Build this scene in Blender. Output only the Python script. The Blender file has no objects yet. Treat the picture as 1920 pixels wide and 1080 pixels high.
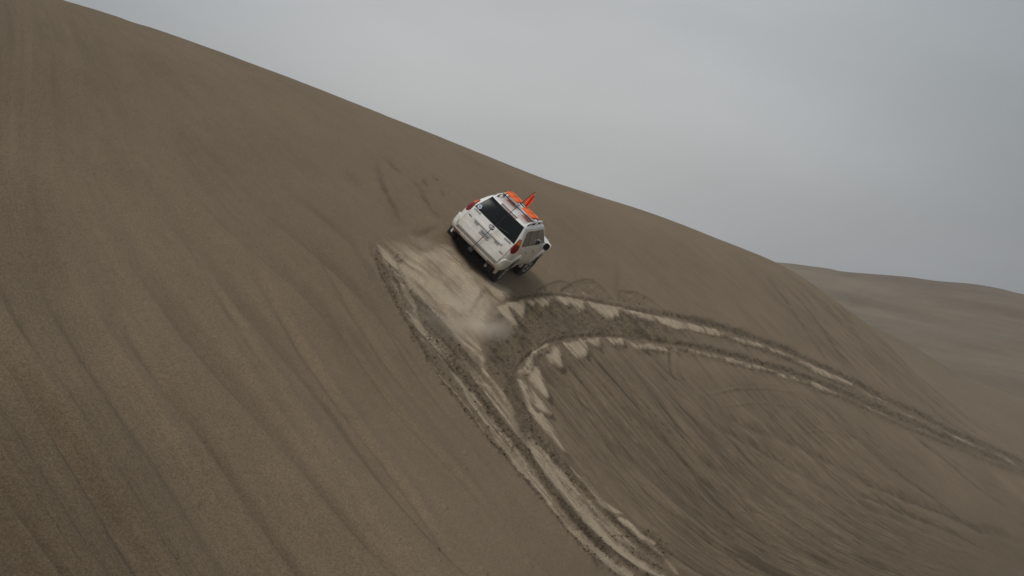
import bpy, bmesh, math
import numpy as np
from mathutils import Matrix, Vector

sc = bpy.context.scene
COL = sc.collection
rng = np.random.default_rng(7)

# ------------------------------------------------------------------ camera
FPX = 2640.0                                   # focal length in pixels of a 1920 px wide picture
ROLL, PITCH = math.radians(11.0), math.radians(3.0)
# camera frame (x right, y down, z forward) -> world (x right, y forward, z up), camera at the origin
UPC = np.array([math.sin(ROLL)*math.cos(PITCH), -math.cos(ROLL)*math.cos(PITCH), -math.sin(PITCH)])
FWC = np.array([0, 0, 1.0]); YC = FWC-UPC*(FWC@UPC); YC /= np.linalg.norm(YC)
XC = np.cross(YC, UPC)
C2W = np.array([XC, YC, UPC])
cam = bpy.data.cameras.new('camera')
cam.sensor_width = 36.0; cam.lens = FPX/1920*36.0
cam.clip_start = 0.1; cam.clip_end = 20000
cam_o = bpy.data.objects.new('camera', cam); COL.objects.link(cam_o)
Rm = C2W @ np.diag([1.0, -1.0, -1.0])
cam_o.matrix_world = Matrix(Rm.tolist()).to_4x4()
sc.camera = cam_o

# ------------------------------------------------------------------ sky, sun, exposure
SUN_EL, SUN_AZ = math.radians(54), math.radians(196)     # azimuth clockwise from +Y
w = bpy.data.worlds.new('World'); sc.world = w; w.use_nodes = True
nt = w.node_tree; nt.nodes.clear()
N = lambda t: nt.nodes.new(t)
L = nt.links.new
out = N('ShaderNodeOutputWorld'); bg = N('ShaderNodeBackground'); L(bg.outputs[0], out.inputs[0])
bg.inputs[1].default_value = 0.10
sky = N('ShaderNodeTexSky'); sky.sky_type = 'NISHITA'; sky.sun_disc = False
sky.sun_elevation = SUN_EL; sky.sun_rotation = SUN_AZ; sky.air_density = 1.5; sky.dust_density = 3.0
tc = N('ShaderNodeTexCoord'); sep = N('ShaderNodeSeparateXYZ'); L(tc.outputs['Generated'], sep.inputs[0])
# overcast: the cloud deck is about three times brighter overhead than at the horizon
el = N('ShaderNodeMath'); el.operation = 'MAXIMUM'; L(sep.outputs[2], el.inputs[0]); el.inputs[1].default_value = 0.0
el2 = N('ShaderNodeMath'); el2.operation = 'POWER'; L(el.outputs[0], el2.inputs[0]); el2.inputs[1].default_value = 1.6
grad = N('ShaderNodeMath'); grad.operation = 'MULTIPLY_ADD'; L(el2.outputs[0], grad.inputs[0]); grad.inputs[1].default_value = 9.5; grad.inputs[2].default_value = 4.25
# a broad thinner place in the cloud above the crest
dv = C2W@np.array([(960-960)/FPX, (190-540)/FPX, 1.0]); dv = dv/np.linalg.norm(dv)
dt = N('ShaderNodeVectorMath'); dt.operation = 'DOT_PRODUCT'; nrm_ = N('ShaderNodeVectorMath'); nrm_.operation = 'NORMALIZE'
L(tc.outputs['Generated'], nrm_.inputs[0]); L(nrm_.outputs[0], dt.inputs[0]); dt.inputs[1].default_value = tuple(dv)
ac = N('ShaderNodeMath'); ac.operation = 'ARCCOSINE'; L(dt.outputs['Value'], ac.inputs[0])
thin = N('ShaderNodeMapRange'); thin.interpolation_type = 'SMOOTHSTEP'; L(ac.outputs[0], thin.inputs[0])
for i_, v_ in enumerate((0.0, math.radians(29), 1.03, 0.54)): thin.inputs[i_+1].default_value = v_
mp = N('ShaderNodeMapping'); L(tc.outputs['Generated'], mp.inputs[0])
mp.inputs['Scale'].default_value = (1.6, 1.0, 5.0); mp.inputs['Location'].default_value = (0.35, 0.0, 0.1)
mp.inputs['Rotation'].default_value = (0, math.radians(-14), 0)
nz = N('ShaderNodeTexNoise'); nz.inputs['Scale'].default_value = 1.5; nz.inputs['Detail'].default_value = 4.0; nz.inputs['Roughness'].default_value = 0.45
L(mp.outputs[0], nz.inputs['Vector'])
mr = N('ShaderNodeMapRange'); L(nz.outputs[0], mr.inputs[0])
mr.inputs[1].default_value = 0.3; mr.inputs[2].default_value = 0.7; mr.inputs[3].default_value = 0.84; mr.inputs[4].default_value = 1.14
cl = N('ShaderNodeMath'); cl.operation = 'MULTIPLY'; L(grad.outputs[0], cl.inputs[0]); L(mr.outputs[0], cl.inputs[1])
cl2 = N('ShaderNodeMath'); cl2.operation = 'MULTIPLY'; L(cl.outputs[0], cl2.inputs[0]); L(thin.outputs[0], cl2.inputs[1])
tint = N('ShaderNodeMix'); tint.data_type = 'RGBA'; L(thin.outputs[0], tint.inputs[0])
tint.inputs[6].default_value = (0.84, 0.98, 1.12, 1); tint.inputs[7].default_value = (0.98, 1.0, 1.015, 1)
cc = N('ShaderNodeVectorMath'); cc.operation = 'SCALE'; L(tint.outputs[2], cc.inputs[0]); L(cl2.outputs[0], cc.inputs['Scale'])
mx = N('ShaderNodeMix'); mx.data_type = 'RGBA'; mx.inputs[0].default_value = 0.93
L(sky.outputs[0], mx.inputs[6]); L(cc.outputs[0], mx.inputs[7]); L(mx.outputs[2], bg.inputs[0])

sun = bpy.data.lights.new('sun', 'SUN'); sun.energy = 1.5; sun.angle = math.radians(18); sun.color = (1.0, 0.97, 0.93)
sun_o = bpy.data.objects.new('sun', sun); COL.objects.link(sun_o)
sd = Vector((math.sin(SUN_AZ)*math.cos(SUN_EL), math.cos(SUN_AZ)*math.cos(SUN_EL), math.sin(SUN_EL)))
sun_o.rotation_euler = sd.to_track_quat('Z', 'Y').to_euler()
sc.view_settings.view_transform = 'Standard'; sc.view_settings.look = 'None'
sc.view_settings.exposure = 0.06; sc.view_settings.gamma = 1.0; sc.view_settings.use_curve_mapping = False
sc.cycles.volume_step_rate = 2.0; sc.cycles.volume_max_steps = 128
sc.cycles.max_bounces = 6; sc.cycles.volume_bounces = 3

# ------------------------------------------------------------------ materials
def mat(name, color, rough=0.5, metal=0.0, spec=0.5, coat=0.0, noise=None, bump=None, emis=None):
    m = bpy.data.materials.new(name); m.use_nodes = True
    t = m.node_tree; b = t.nodes['Principled BSDF']
    b.inputs['Base Color'].default_value = (*color, 1); b.inputs['Roughness'].default_value = rough
    b.inputs['Metallic'].default_value = metal; b.inputs['Specular IOR Level'].default_value = spec
    b.inputs['Coat Weight'].default_value = coat
    c = t.nodes.new('ShaderNodeTexCoord')
    if noise:                                   # (scale, other colour, lo, hi)
        s, c2, lo, hi = noise
        n = t.nodes.new('ShaderNodeTexNoise'); n.inputs['Scale'].default_value = s; n.inputs['Detail'].default_value = 5
        t.links.new(c.outputs['Object'], n.inputs['Vector'])
        r = t.nodes.new('ShaderNodeMapRange'); r.inputs[1].default_value = lo; r.inputs[2].default_value = hi
        t.links.new(n.outputs[0], r.inputs[0])
        x = t.nodes.new('ShaderNodeMix'); x.data_type = 'RGBA'
        x.inputs[6].default_value = (*color, 1); x.inputs[7].default_value = (*c2, 1)
        t.links.new(r.outputs[0], x.inputs[0]); t.links.new(x.outputs[2], b.inputs['Base Color'])
    if bump:
        s, d = bump
        n = t.nodes.new('ShaderNodeTexNoise'); n.inputs['Scale'].default_value = s; n.inputs['Detail'].default_value = 4
        t.links.new(c.outputs['Object'], n.inputs['Vector'])
        bp = t.nodes.new('ShaderNodeBump'); bp.inputs['Distance'].default_value = d
        t.links.new(n.outputs[0], bp.inputs['Height']); t.links.new(bp.outputs[0], b.inputs['Normal'])
    return m

def sand_material(name, attr=True, streaks=0.0, base=(0.170, 0.126, 0.080), pale=(0.365, 0.290, 0.200), dark=(0.072, 0.053, 0.032)):
    m = bpy.data.materials.new(name); m.use_nodes = True
    t = m.node_tree; b = t.nodes['Principled BSDF']; l = t.links.new
    b.inputs['Roughness'].default_value = 0.95; b.inputs['Specular IOR Level'].default_value = 0.12
    c = t.nodes.new('ShaderNodeTexCoord')
    def noise(s, d=4, r=0.5):
        n = t.nodes.new('ShaderNodeTexNoise'); n.inputs['Scale'].default_value = s; n.inputs['Detail'].default_value = d
        n.inputs['Roughness'].default_value = r; l(c.outputs['Object'], n.inputs['Vector']); return n.outputs[0]
    def rang(x, a0, a1, b0, b1):
        r = t.nodes.new('ShaderNodeMapRange'); l(x, r.inputs[0])
        for i, v in enumerate((a0, a1, b0, b1)): r.inputs[i+1].default_value = v
        return r.outputs[0]
    def math_(op, x, y):
        q = t.nodes.new('ShaderNodeMath'); q.operation = op
        for i, v in enumerate((x, y)):
            if isinstance(v, float): q.inputs[i].default_value = v
            else: l(v, q.inputs[i])
        return q.outputs[0]
    def mixc(f, x, y):
        q = t.nodes.new('ShaderNodeMix'); q.data_type = 'RGBA'; l(f, q.inputs[0])
        for i, v in ((6, x), (7, y)):
            if isinstance(v, tuple): q.inputs[i].default_value = (*v, 1)
            else: l(v, q.inputs[i])
        return q.outputs[2]
    big = noise(0.11, 5, 0.55); mid = noise(0.9, 5, 0.6); fine = noise(26.0, 4, 0.8)
    col = base
    v = math_('MULTIPLY', rang(big, 0.3, 0.7, 0.93, 1.07), rang(mid, 0.3, 0.7, 0.95, 1.05))
    grain = noise(85.0, 2, 0.6)
    v = math_('MULTIPLY', math_('MULTIPLY', v, rang(fine, 0.25, 0.75, 0.62, 1.38)), rang(grain, 0.3, 0.7, 0.72, 1.28))
    height = fine
    if streaks:
        mp_ = t.nodes.new('ShaderNodeMapping'); l(c.outputs['Object'], mp_.inputs[0]); mp_.inputs['Scale'].default_value = (.012, .012, .26); mp_.inputs['Rotation'].default_value = (0, math.radians(3), 0)
        ns = t.nodes.new('ShaderNodeTexNoise'); ns.inputs['Scale'].default_value = 1.0; ns.inputs['Detail'].default_value = 6; ns.inputs['Roughness'].default_value = .6; l(mp_.outputs[0], ns.inputs['Vector'])
        v = math_('MULTIPLY', v, rang(ns.outputs[0], .36, .64, 1-streaks, 1+streaks))
    if attr:
        a = t.nodes.new('ShaderNodeAttribute'); a.attribute_name = 'sand'
        s = t.nodes.new('ShaderNodeSeparateColor'); l(a.outputs['Color'], s.inputs[0])
        P, K, R = s.outputs; F = a.outputs['Alpha']
        fa = t.nodes.new('ShaderNodeAttribute'); fa.attribute_name = 'flow'
        def flow(sx, sy, d, r, w=0.0):
            q = t.nodes.new('ShaderNodeVectorMath'); q.operation = 'MULTIPLY_ADD'; l(fa.outputs['Vector'], q.inputs[0])
            q.inputs[1].default_value = (sx, sy, 0); q.inputs[2].default_value = (w, 2*w, w)
            n = t.nodes.new('ShaderNodeTexNoise'); n.inputs['Scale'].default_value = 1.0; n.inputs['Detail'].default_value = d; n.inputs['Roughness'].default_value = r
            l(q.outputs[0], n.inputs['Vector']); return n.outputs[0]
        fs = flow(8.0, 0.55, 6, 0.66); fb = flow(3.6, 0.20, 5, 0.62, 7.0); fc = flow(13.0, 2.2, 5, 0.7, 3.0)
        gr = rang(fine, 0.3, 0.7, -0.5, 0.5)
        rag = rang(F, 0.10, 0.5, 0.22, 1.0)
        # ragged, wispy edges: the masks break up along the way the sand slid
        def edge(m_, amt, lo, hi):
            e = math_('MULTIPLY', math_('MULTIPLY', m_, math_('SUBTRACT', 1.0, m_)), 4.0)
            j_ = math_('ADD', rang(fs, 0.3, 0.7, -amt, amt), math_('ADD', rang(fc, 0.3, 0.7, -amt*.6, amt*.6), math_('MULTIPLY', gr, 0.28)))
            return rang(math_('ADD', m_, math_('MULTIPLY', math_('MULTIPLY', j_, e), rag)), lo, hi, 0.0, 1.0)
        pm = edge(P, 0.42, 0.22, 0.78)
        dm = edge(K, 0.40, 0.05, 0.95)
        clod = noise(15.0, 6, 0.75)
        dm = math_('MAXIMUM', dm, math_('MULTIPLY', rang(clod, 0.46, 0.60, 0.0, 0.8), R))
        lines = math_('MULTIPLY', math_('ADD', rang(fb, 0.515, 0.60, 0.0, 0.66), rang(fs, 0.53, 0.62, 0.0, 0.42)), F)
        dm = math_('MAXIMUM', dm, math_('MULTIPLY', lines, math_('SUBTRACT', 1.0, math_('MULTIPLY', pm, 0.85))))
        lite = math_('MULTIPLY', rang(fb, 0.46, 0.30, 0.0, 0.22), F)
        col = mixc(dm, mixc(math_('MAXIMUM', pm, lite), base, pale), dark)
        h1 = math_('MULTIPLY', math_('MULTIPLY', math_('SUBTRACT', fs, fb), F), -1.6)
        height = math_('ADD', math_('ADD', fine, h1), math_('MULTIPLY', math_('MULTIPLY', clod, R), 2.5))
    q = t.nodes.new('ShaderNodeVectorMath'); q.operation = 'SCALE'
    if isinstance(col, tuple): q.inputs[0].default_value = col
    else: l(col, q.inputs[0])
    l(v, q.inputs['Scale']); l(q.outputs[0], b.inputs['Base Color'])
    bp = t.nodes.new('ShaderNodeBump'); bp.inputs['Distance'].default_value = 0.025; bp.inputs['Strength'].default_value = 0.7
    l(height, bp.inputs['Height']); l(bp.outputs[0], b.inputs['Normal'])
    return m

M = {}
M['sand'] = sand_material('sand')
M['crumb'] = sand_material('crumb_sand', attr=False, base=(0.125, 0.093, 0.060))
M['spur_sand'] = sand_material('spur_sand', attr=False, base=(0.152, 0.116, 0.078))
M['far_sand'] = sand_material('far_sand', attr=False, streaks=.2, base=(0.142, 0.110, 0.076))

# ------------------------------------------------------------------ noise
def _hash(ix, iy, seed):
    h = (ix.astype(np.int64)*374761393 + iy.astype(np.int64)*668265263 + seed*1442695041) & 0xffffffff
    h = ((h ^ (h >> 13))*1274126177) & 0xffffffff
    return ((h ^ (h >> 16)) & 0xffff)/65535.0
def vnoise(x, y, seed=0):
    ix = np.floor(x); iy = np.floor(y); fx = x-ix; fy = y-iy
    fx = fx*fx*fx*(fx*(fx*6-15)+10); fy = fy*fy*fy*(fy*(fy*6-15)+10)
    a = _hash(ix, iy, seed); b = _hash(ix+1, iy, seed); c = _hash(ix, iy+1, seed); d = _hash(ix+1, iy+1, seed)
    return ((a+(b-a)*fx)*(1-fy)+(c+(d-c)*fx)*fy)*2-1
def fbm(x, y, seed=0, oct=4, gain=0.5):
    s = 0; a = 1; t = 0
    for i in range(oct):
        s = s+a*vnoise(x*2**i+17.3*i, y*2**i-9.1*i, seed+i*31); t += a; a *= gain
    return s/t
def sstep(x, e0, e1):
    t = np.clip((x-e0)/(e1-e0), 0, 1); return t*t*(3-2*t)

# ------------------------------------------------------------------ the dune face: a slip face of sand, 33 degrees steep
NC = np.array([.665, -.713, -.221]); NC /= np.linalg.norm(NC)       # its normal, camera frame
TC = np.array([-1.04, -.84, 37.34])-0.09*NC                                 # ground point under the car's rear axle
D0 = float(NC@TC)
NW = C2W@NC; OW = C2W@TC
EB = np.array([0, 0, 1.0])-NW*NW[2]; EB /= np.linalg.norm(EB)       # uphill
EA = np.cross(EB, NW)                                               # along the contour, away to the right
def survey(x, y):
    """picture point (1920x1080) -> depth and (a, b) on the dune face in metres"""
    x = np.asarray(x, float); y = np.asarray(y, float)
    d = np.stack([(x-960)/FPX, (y-540)/FPX, np.ones_like(x)], -1)
    z = D0/(d@NC); P = (d*z[..., None])@C2W.T-OW
    return z, P@EA, P@EB
def face_pt(a, b, h=0): return OW+a*EA+b*EB+h*NW
def world_at(x, y, z):
    return C2W@(np.array([(x-960)/FPX, (y-540)/FPX, 1.0])*z)

CRW = C2W@np.array([[.707, .240, .665], [.697, -.076, -.713], [-.120, .968, -.221]])   # axes of the car
# lattice, finer near the viewer (spacing follows distance)
LN = math.hypot(NC[0], NC[1])
def graded(lo, hi, step, nlo, flo, nhi, fhi):
    core = list(np.arange(lo, hi, step)); s = step
    pre = []; x = lo
    for i in range(nlo): s *= flo; x -= s; pre.append(x)
    post = []; x = core[-1]; s = step
    for i in range(nhi): s *= fhi; x += s; post.append(x)
    return np.array(pre[::-1]+core+post)
pp = graded(-1110, 1110, 2.2, 26, 1.24, 26, 1.24)
qq = graded(-1650, -150, 2.1, 26, 1.28, 0, 1)
qq = np.concatenate([qq, qq[-1]+np.cumsum(np.full(30, 3.6))])
qq = qq[(qq < -28)]
PP, QQ = np.meshgrid(pp, qq)
nr, nc = PP.shape
P_ = PP.ravel(); Q_ = QQ.ravel()
Xp = (NC[0]*(Q_-NC[2]*FPX)-NC[1]*P_*LN)/LN**2
Yp = (NC[1]*(Q_-NC[2]*FPX)+NC[0]*P_*LN)/LN**2
U = Xp+960; V = Yp+540
Z, A, B = survey(U, V)
foot = C2W@(NC*D0)-OW; FA, FB = float(foot@EA), float(foot@EB)
H = np.zeros_like(A)

def bbox(pts, m):
    p = np.asarray(pts, float)
    return np.nonzero((U > p[:, 0].min()-m) & (U < p[:, 0].max()+m) & (V > p[:, 1].min()-m) & (V < p[:, 1].max()+m))[0]
def polydist(u, v, pts):
    """distance to a polyline, signed side (+ right of travel), arc parameter"""
    best = np.full(u.shape, 1e9); side = np.zeros_like(u); arc = np.zeros_like(u); s0 = 0
    pts = np.asarray(pts, float)
    for (x0, y0), (x1, y1) in zip(pts[:-1], pts[1:]):
        dx, dy = x1-x0, y1-y0; l2 = dx*dx+dy*dy; ln = math.sqrt(l2)
        t = np.clip(((u-x0)*dx+(v-y0)*dy)/l2, 0, 1)
        ex = u-x0-t*dx; ey = v-y0-t*dy; d = np.hypot(ex, ey)
        k = d < best
        best = np.where(k, d, best); side = np.where(k, np.sign(dx*(v-y0)-dy*(u-x0)), side); arc = np.where(k, s0+t*ln, arc)
        s0 += ln
    return best, side, arc, s0
def smooth(pts, n=6):
    p = np.asarray(pts, float); q = []
    e = np.vstack([2*p[0]-p[1], p, 2*p[-1]-p[-2]])
    for i in range(1, len(e)-2):
        p0, p1, p2, p3 = e[i-1:i+3]
        for t in np.arange(n)/n:
            q.append(.5*(2*p1+(p2-p0)*t+(2*p0-5*p1+4*p2-p3)*t*t+(3*p1-p0-3*p2+p3)*t**3))
    q.append(p[-1]); return np.array(q)
def inside(u, v, pts):
    c = np.zeros(u.shape, bool); p = np.asarray(pts, float); n = len(p)
    for i in range(n):
        x0, y0 = p[i]; x1, y1 = p[i-1]
        k = ((y0 > v) != (y1 > v))
        c ^= k & (u < (x1-x0)*(v-y0)/((y1-y0) if y1 != y0 else 1e-9)+x0)
    return c
def sdf(u, v, pts):
    d = polydist(u, v, list(pts)+[pts[0]])[0]
    return np.where(inside(u, v, pts), -d, d)

# crest: the face rounds over along this line
SIL = [(-420, -190), (-150, -95), (0, -45), (130, 0), (260, 40), (420, 96), (600, 165), (800, 243), (990, 318), (1080, 350), (1173, 380), (1265, 411), (1325, 433), (1400, 464), (1459, 492), (1518, 525),
       (1578, 568), (1642, 617), (1706, 680), (1740, 711), (1812, 772), (1876, 815), (1920, 844), (2050, 925), (2300, 1080)]
SIL = np.array(SIL, float)
SIL[:, 1] += np.interp(SIL[:, 0], [0, 130, 260, 420, 600, 800, 990, 1080, 1173, 1325, 1459, 1518, 1578, 1642, 1706, 1812, 1900], [10, 13, 8, 5, 3, 2, 3, 5, 9, 8.5, 9, 5, 3, 2.5, 7, 4, 2])   # the rounding lifts the skyline a little
SIL = smooth(SIL, 3)
zs, sa, sb = survey(SIL[:, 0], SIL[:, 1])
KC = 0.030
tx, ty = np.gradient(sa), np.gradient(sb); tl = np.hypot(tx, ty)
rr = np.hypot(sa-FA, sb-FB); cr = ((sa-FA)*ty-(sb-FB)*tx)/rr/tl
de = np.clip(abs(D0)/rr/(4*KC*np.maximum(np.abs(cr), 0.12)), 0, 12)
de = np.convolve(np.pad(de, 4, mode='edge'), np.ones(9)/9, 'valid')
best = np.full(A.shape, 1e9); sgn = np.ones_like(A); dl = np.zeros_like(A)
far_ = Q_ > -760
for i in range(len(SIL)-1):
    dx, dy = sa[i+1]-sa[i], sb[i+1]-sb[i]; l2 = dx*dx+dy*dy
    t = ((A-sa[i])*dx+(B-sb[i])*dy)/l2
    t = np.clip(t, -40 if i == 0 else 0, 40 if i == len(SIL)-2 else 1)
    ex = A-sa[i]-t*dx; ey = B-sb[i]-t*dy; d = np.hypot(ex, ey)
    k = d < best
    best[k] = d[k]; sgn[k] = np.sign((ex*dy-ey*dx)*(1 if cr[i] > 0 else -1))[k]; tc_ = np.clip(t, 0, 1); dl[k] = (de[i]+(de[i+1]-de[i])*tc_)[k]
dcrest = best*sgn
x_ = np.maximum(0, dcrest+dl)
H -= np.where(x_ < 14, KC*x_**2, KC*196+2*KC*14*(x_-14))

# flow coordinate: follows the runnels that slide down the face
GUIDES = [[(0, 690), (120, 870), (240, 1060)], [(430, 430), (480, 540), (640, 780), (830, 1060)], [(590, 540), (700, 720), (860, 900), (1000, 1070)],
          [(700, 460), (740, 560), (820, 690), (920, 830), (1040, 970), (1120, 1075)], [(1000, 690), (1030, 800), (1110, 920), (1190, 1000), (1260, 1070)],
          [(1080, 650), (1130, 760), (1200, 850), (1320, 960), (1480, 1080)], [(1180, 650), (1240, 760), (1340, 870), (1500, 990), (1640, 1080)],
          [(1280, 750), (1420, 840), (1560, 920), (1700, 990), (1900, 1070)], [(1560, 740), (1650, 830), (1770, 930), (1900, 1030)],
          [(1480, 560), (1600, 700), (1720, 800), (1900, 920)], [(1500, 520), (1620, 640), (1740, 750), (1900, 860)],
          [(690, 290), (725, 370), (770, 440)], [(350, 250), (430, 420), (480, 540)], [(1020, 360), (1140, 440), (1300, 590)], [(100, 300), (200, 560), (330, 800), (480, 1040)]]
def feats(u, v):
    x = (u-960)/960; y = (v-540)/960
    return np.stack([x**i*y**j for i in range(5) for j in range(5) if 0 < i+j < 5], -1)
rows = []; rhs = []
for g in GUIDES:
    g = smooth(g, 4); gz = np.log(survey(g[:, 0], g[:, 1])[0]); F = feats(g[:, 0], g[:, 1])
    rows.append(F); rhs.append(gz.mean()-gz)
F = np.vstack(rows); F = np.c_[F, np.ones(len(F))]; r = np.concatenate(rhs)
cf = np.linalg.solve(F.T@F+4e-3*np.eye(F.shape[1]), F.T@r)
uc = np.clip(U, -200, 2100); vc = np.clip(V, -100, 1200)
S = (np.log(np.clip(Z, 1, 400))+feats(uc, vc)@cf[:-1]+cf[-1])/0.065      # one unit is about one broad runnel
T = B

pale = np.zeros_like(A); dark = np.zeros_like(A); rough = np.zeros_like(A); tmask = np.zeros_like(A)

def addmax(arr, k, v): arr[k] = np.maximum(arr[k], v)

# wide undulation
H += 0.22*fbm(A/22, B/9, 5, 3)*sstep(np.hypot(A, B), 3, 14)*(1-sstep(dcrest, -14, -3))
# --- left flank: long soft runnels
TRAIL_L = smooth([(640, 340), (690, 430), (706, 480), (722, 525), (748, 575), (780, 635), (812, 692), (850, 745), (905, 815), (965, 890), (1040, 975), (1095, 1035), (1135, 1085), (1300, 1290)])
TRAIL_R = smooth([(700, 330), (770, 430), (840, 560), (905, 690), (960, 775), (1040, 860), (1120, 935), (1190, 990), (1260, 1065), (1420, 1230)])
def side_of(pts, u, v, rngm=None):
    d, s, _, _ = polydist(u, v, pts); return d*s
dl_ = side_of(TRAIL_L[::3], U, V)            # >0: left of / below the trail
leftm = sstep(dl_, 0, 60)
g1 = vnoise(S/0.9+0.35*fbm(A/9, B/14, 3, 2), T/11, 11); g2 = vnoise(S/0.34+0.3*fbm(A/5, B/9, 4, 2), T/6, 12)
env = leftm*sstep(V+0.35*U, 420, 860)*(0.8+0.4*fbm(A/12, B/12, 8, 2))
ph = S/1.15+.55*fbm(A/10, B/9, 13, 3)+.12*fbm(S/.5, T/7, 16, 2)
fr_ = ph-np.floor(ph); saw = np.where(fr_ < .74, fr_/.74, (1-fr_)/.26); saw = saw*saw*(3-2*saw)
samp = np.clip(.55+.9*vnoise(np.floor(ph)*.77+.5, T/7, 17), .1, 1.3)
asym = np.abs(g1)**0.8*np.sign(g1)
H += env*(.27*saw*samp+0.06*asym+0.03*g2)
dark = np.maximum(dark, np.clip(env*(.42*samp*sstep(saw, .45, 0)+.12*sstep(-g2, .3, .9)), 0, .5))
upm = (1-sstep(V+0.35*U, 330, 800))
H += upm*0.03*fbm(S/1.2, T/7, 14, 3)
# named runnels
def runnel(pts, w, depth, dk=0.0, pl=0.0, nw=0.4, skew=0.55, taper=0.4, pr=0.0):
    p = smooth(pts, 5); k = bbox(p, w*5)
    u = U[k]; v = V[k]
    wob = w*nw*fbm(A[k]/0.6, B[k]/0.9, 77, 3)
    d, s, arc, ln = polydist(u, v, p); sd_ = d*s+wob
    tp = np.clip(np.minimum(arc/ln, 1-arc/ln)/taper, 0, 1)
    tp = tp*tp*(3-2*tp)*(0.75+0.25*fbm(arc/40, arc*0, 5, 2)) if taper > 0 else 1.0
    x = sd_/w
    g = np.exp(-x*x)
    H[k] -= depth*tp*(g-skew*0.55*np.exp(-(x-1.6)**2)-0.25*np.exp(-(x+1.9)**2))
    if dk: addmax(dark, k, np.clip(dk*tp*np.exp(-(x/0.8)**2)*(0.8+0.5*fbm(A[k]/.25, B[k]/.4, 9, 3)), 0, 1))
    if pl: addmax(pale, k, np.clip(pl*tp*np.exp(-((x-1.5)/0.8)**2), 0, 1))
    if pr: addmax(rough, k, pr*tp*np.exp(-(x/1.6)**2))
runnel([(-60, 600), (0, 690), (70, 790), (120, 870), (180, 970), (240, 1060), (300, 1160)], 11, 0.16, dk=0.35)
runnel([(430, 430), (480, 540), (560, 665), (640, 780), (730, 910), (830, 1060), (900, 1150)], 7, 0.10, dk=0.22)
runnel([(590, 540), (640, 640), (700, 730), (780, 825), (860, 915), (960, 1040)], 6, 0.09, dk=0.22)
runnel([(200, 560), (280, 720), (370, 860), (500, 1060)], 9, 0.06, dk=0.1)
runnel([(380, 560), (480, 720), (600, 890), (720, 1060)], 8, 0.06, dk=0.1)
runnel([(330, 420), (400, 560), (520, 760), (640, 930)], 7, 0.05)
runnel([(560, 430), (610, 530), (720, 690), (850, 850)], 5, 0.05)
runnel([(640, 480), (700, 600), (800, 740), (930, 900)], 4, 0.04)
runnel([(610, 930), (680, 1010), (740, 1080)], 7, 0.05, dk=0.15)

# --- bowl inside the loop: dense runnels
LOOP = smooth([(1023, 833), (1007, 800), (990, 767), (980, 740), (972, 718), (970, 693), (980, 676), (997, 661), (1022, 645), (1047, 637), (1087, 630), (1127, 630), (1167, 631), (1200, 636), (1240, 643), (1311, 656), (1385, 675), (1459, 697), (1533, 719), (1600, 746), (1687, 787), (1750, 813), (1816, 839), (1872, 865), (1920, 884), (2020, 930), (2200, 1010)])
UPT = smooth([(928, 584), (934, 575), (947, 567), (990, 556), (1037, 552), (1067, 555), (1097, 561), (1163, 574), (1240, 590), (1293, 602), (1367, 622), (1459, 655), (1530, 685), (1600, 717), (1661, 751), (1727, 781), (1801, 821), (1875, 851), (1920, 873), (2020, 920), (2200, 1003)])
dloop = side_of(LOOP[::2], U, V); dup = side_of(UPT[::2], U, V)
dtr = side_of(TRAIL_R[::3], U, V)
bowl = sstep(dloop, 4, 60)*(1-sstep(dtr, -20, 15))*(1-sstep(U+0.2*V, 1700, 2150))
b1 = vnoise(S/0.55+0.5*fbm(A/6, B/8, 23, 2), T/5, 21); b2 = vnoise(S/0.22+0.4*fbm(A/3, B/5, 24, 2), T/3, 22); b3 = fbm(S/1.6, T/9, 25, 2)
rb = 1-np.abs(b1)*1.6; rb = np.clip(rb, -1, 1)
em = bowl*np.clip(0.65+0.6*fbm(A/7, B/7, 26, 2), 0.15, 1.2)
b4 = 1-np.abs(vnoise(S/0.30+0.5*fbm(A/4, B/6, 27, 2), T/4.5, 28)); b4 = b4**3
H += em*(0.07*b1+0.035*b2+0.06*b3-.07*b4)
dark = np.maximum(dark, np.clip(em*(.24*sstep(b4, .5, .95)+0.2*sstep(-b1, 0.25, 0.75)+0.2*sstep(-b2, 0.25, 0.85)), 0, 0.6))
pale = np.maximum(pale, np.clip(em*0.22*sstep(b2+0.5*b1, 0.5, 1.2), 0, 0.3))
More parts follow.
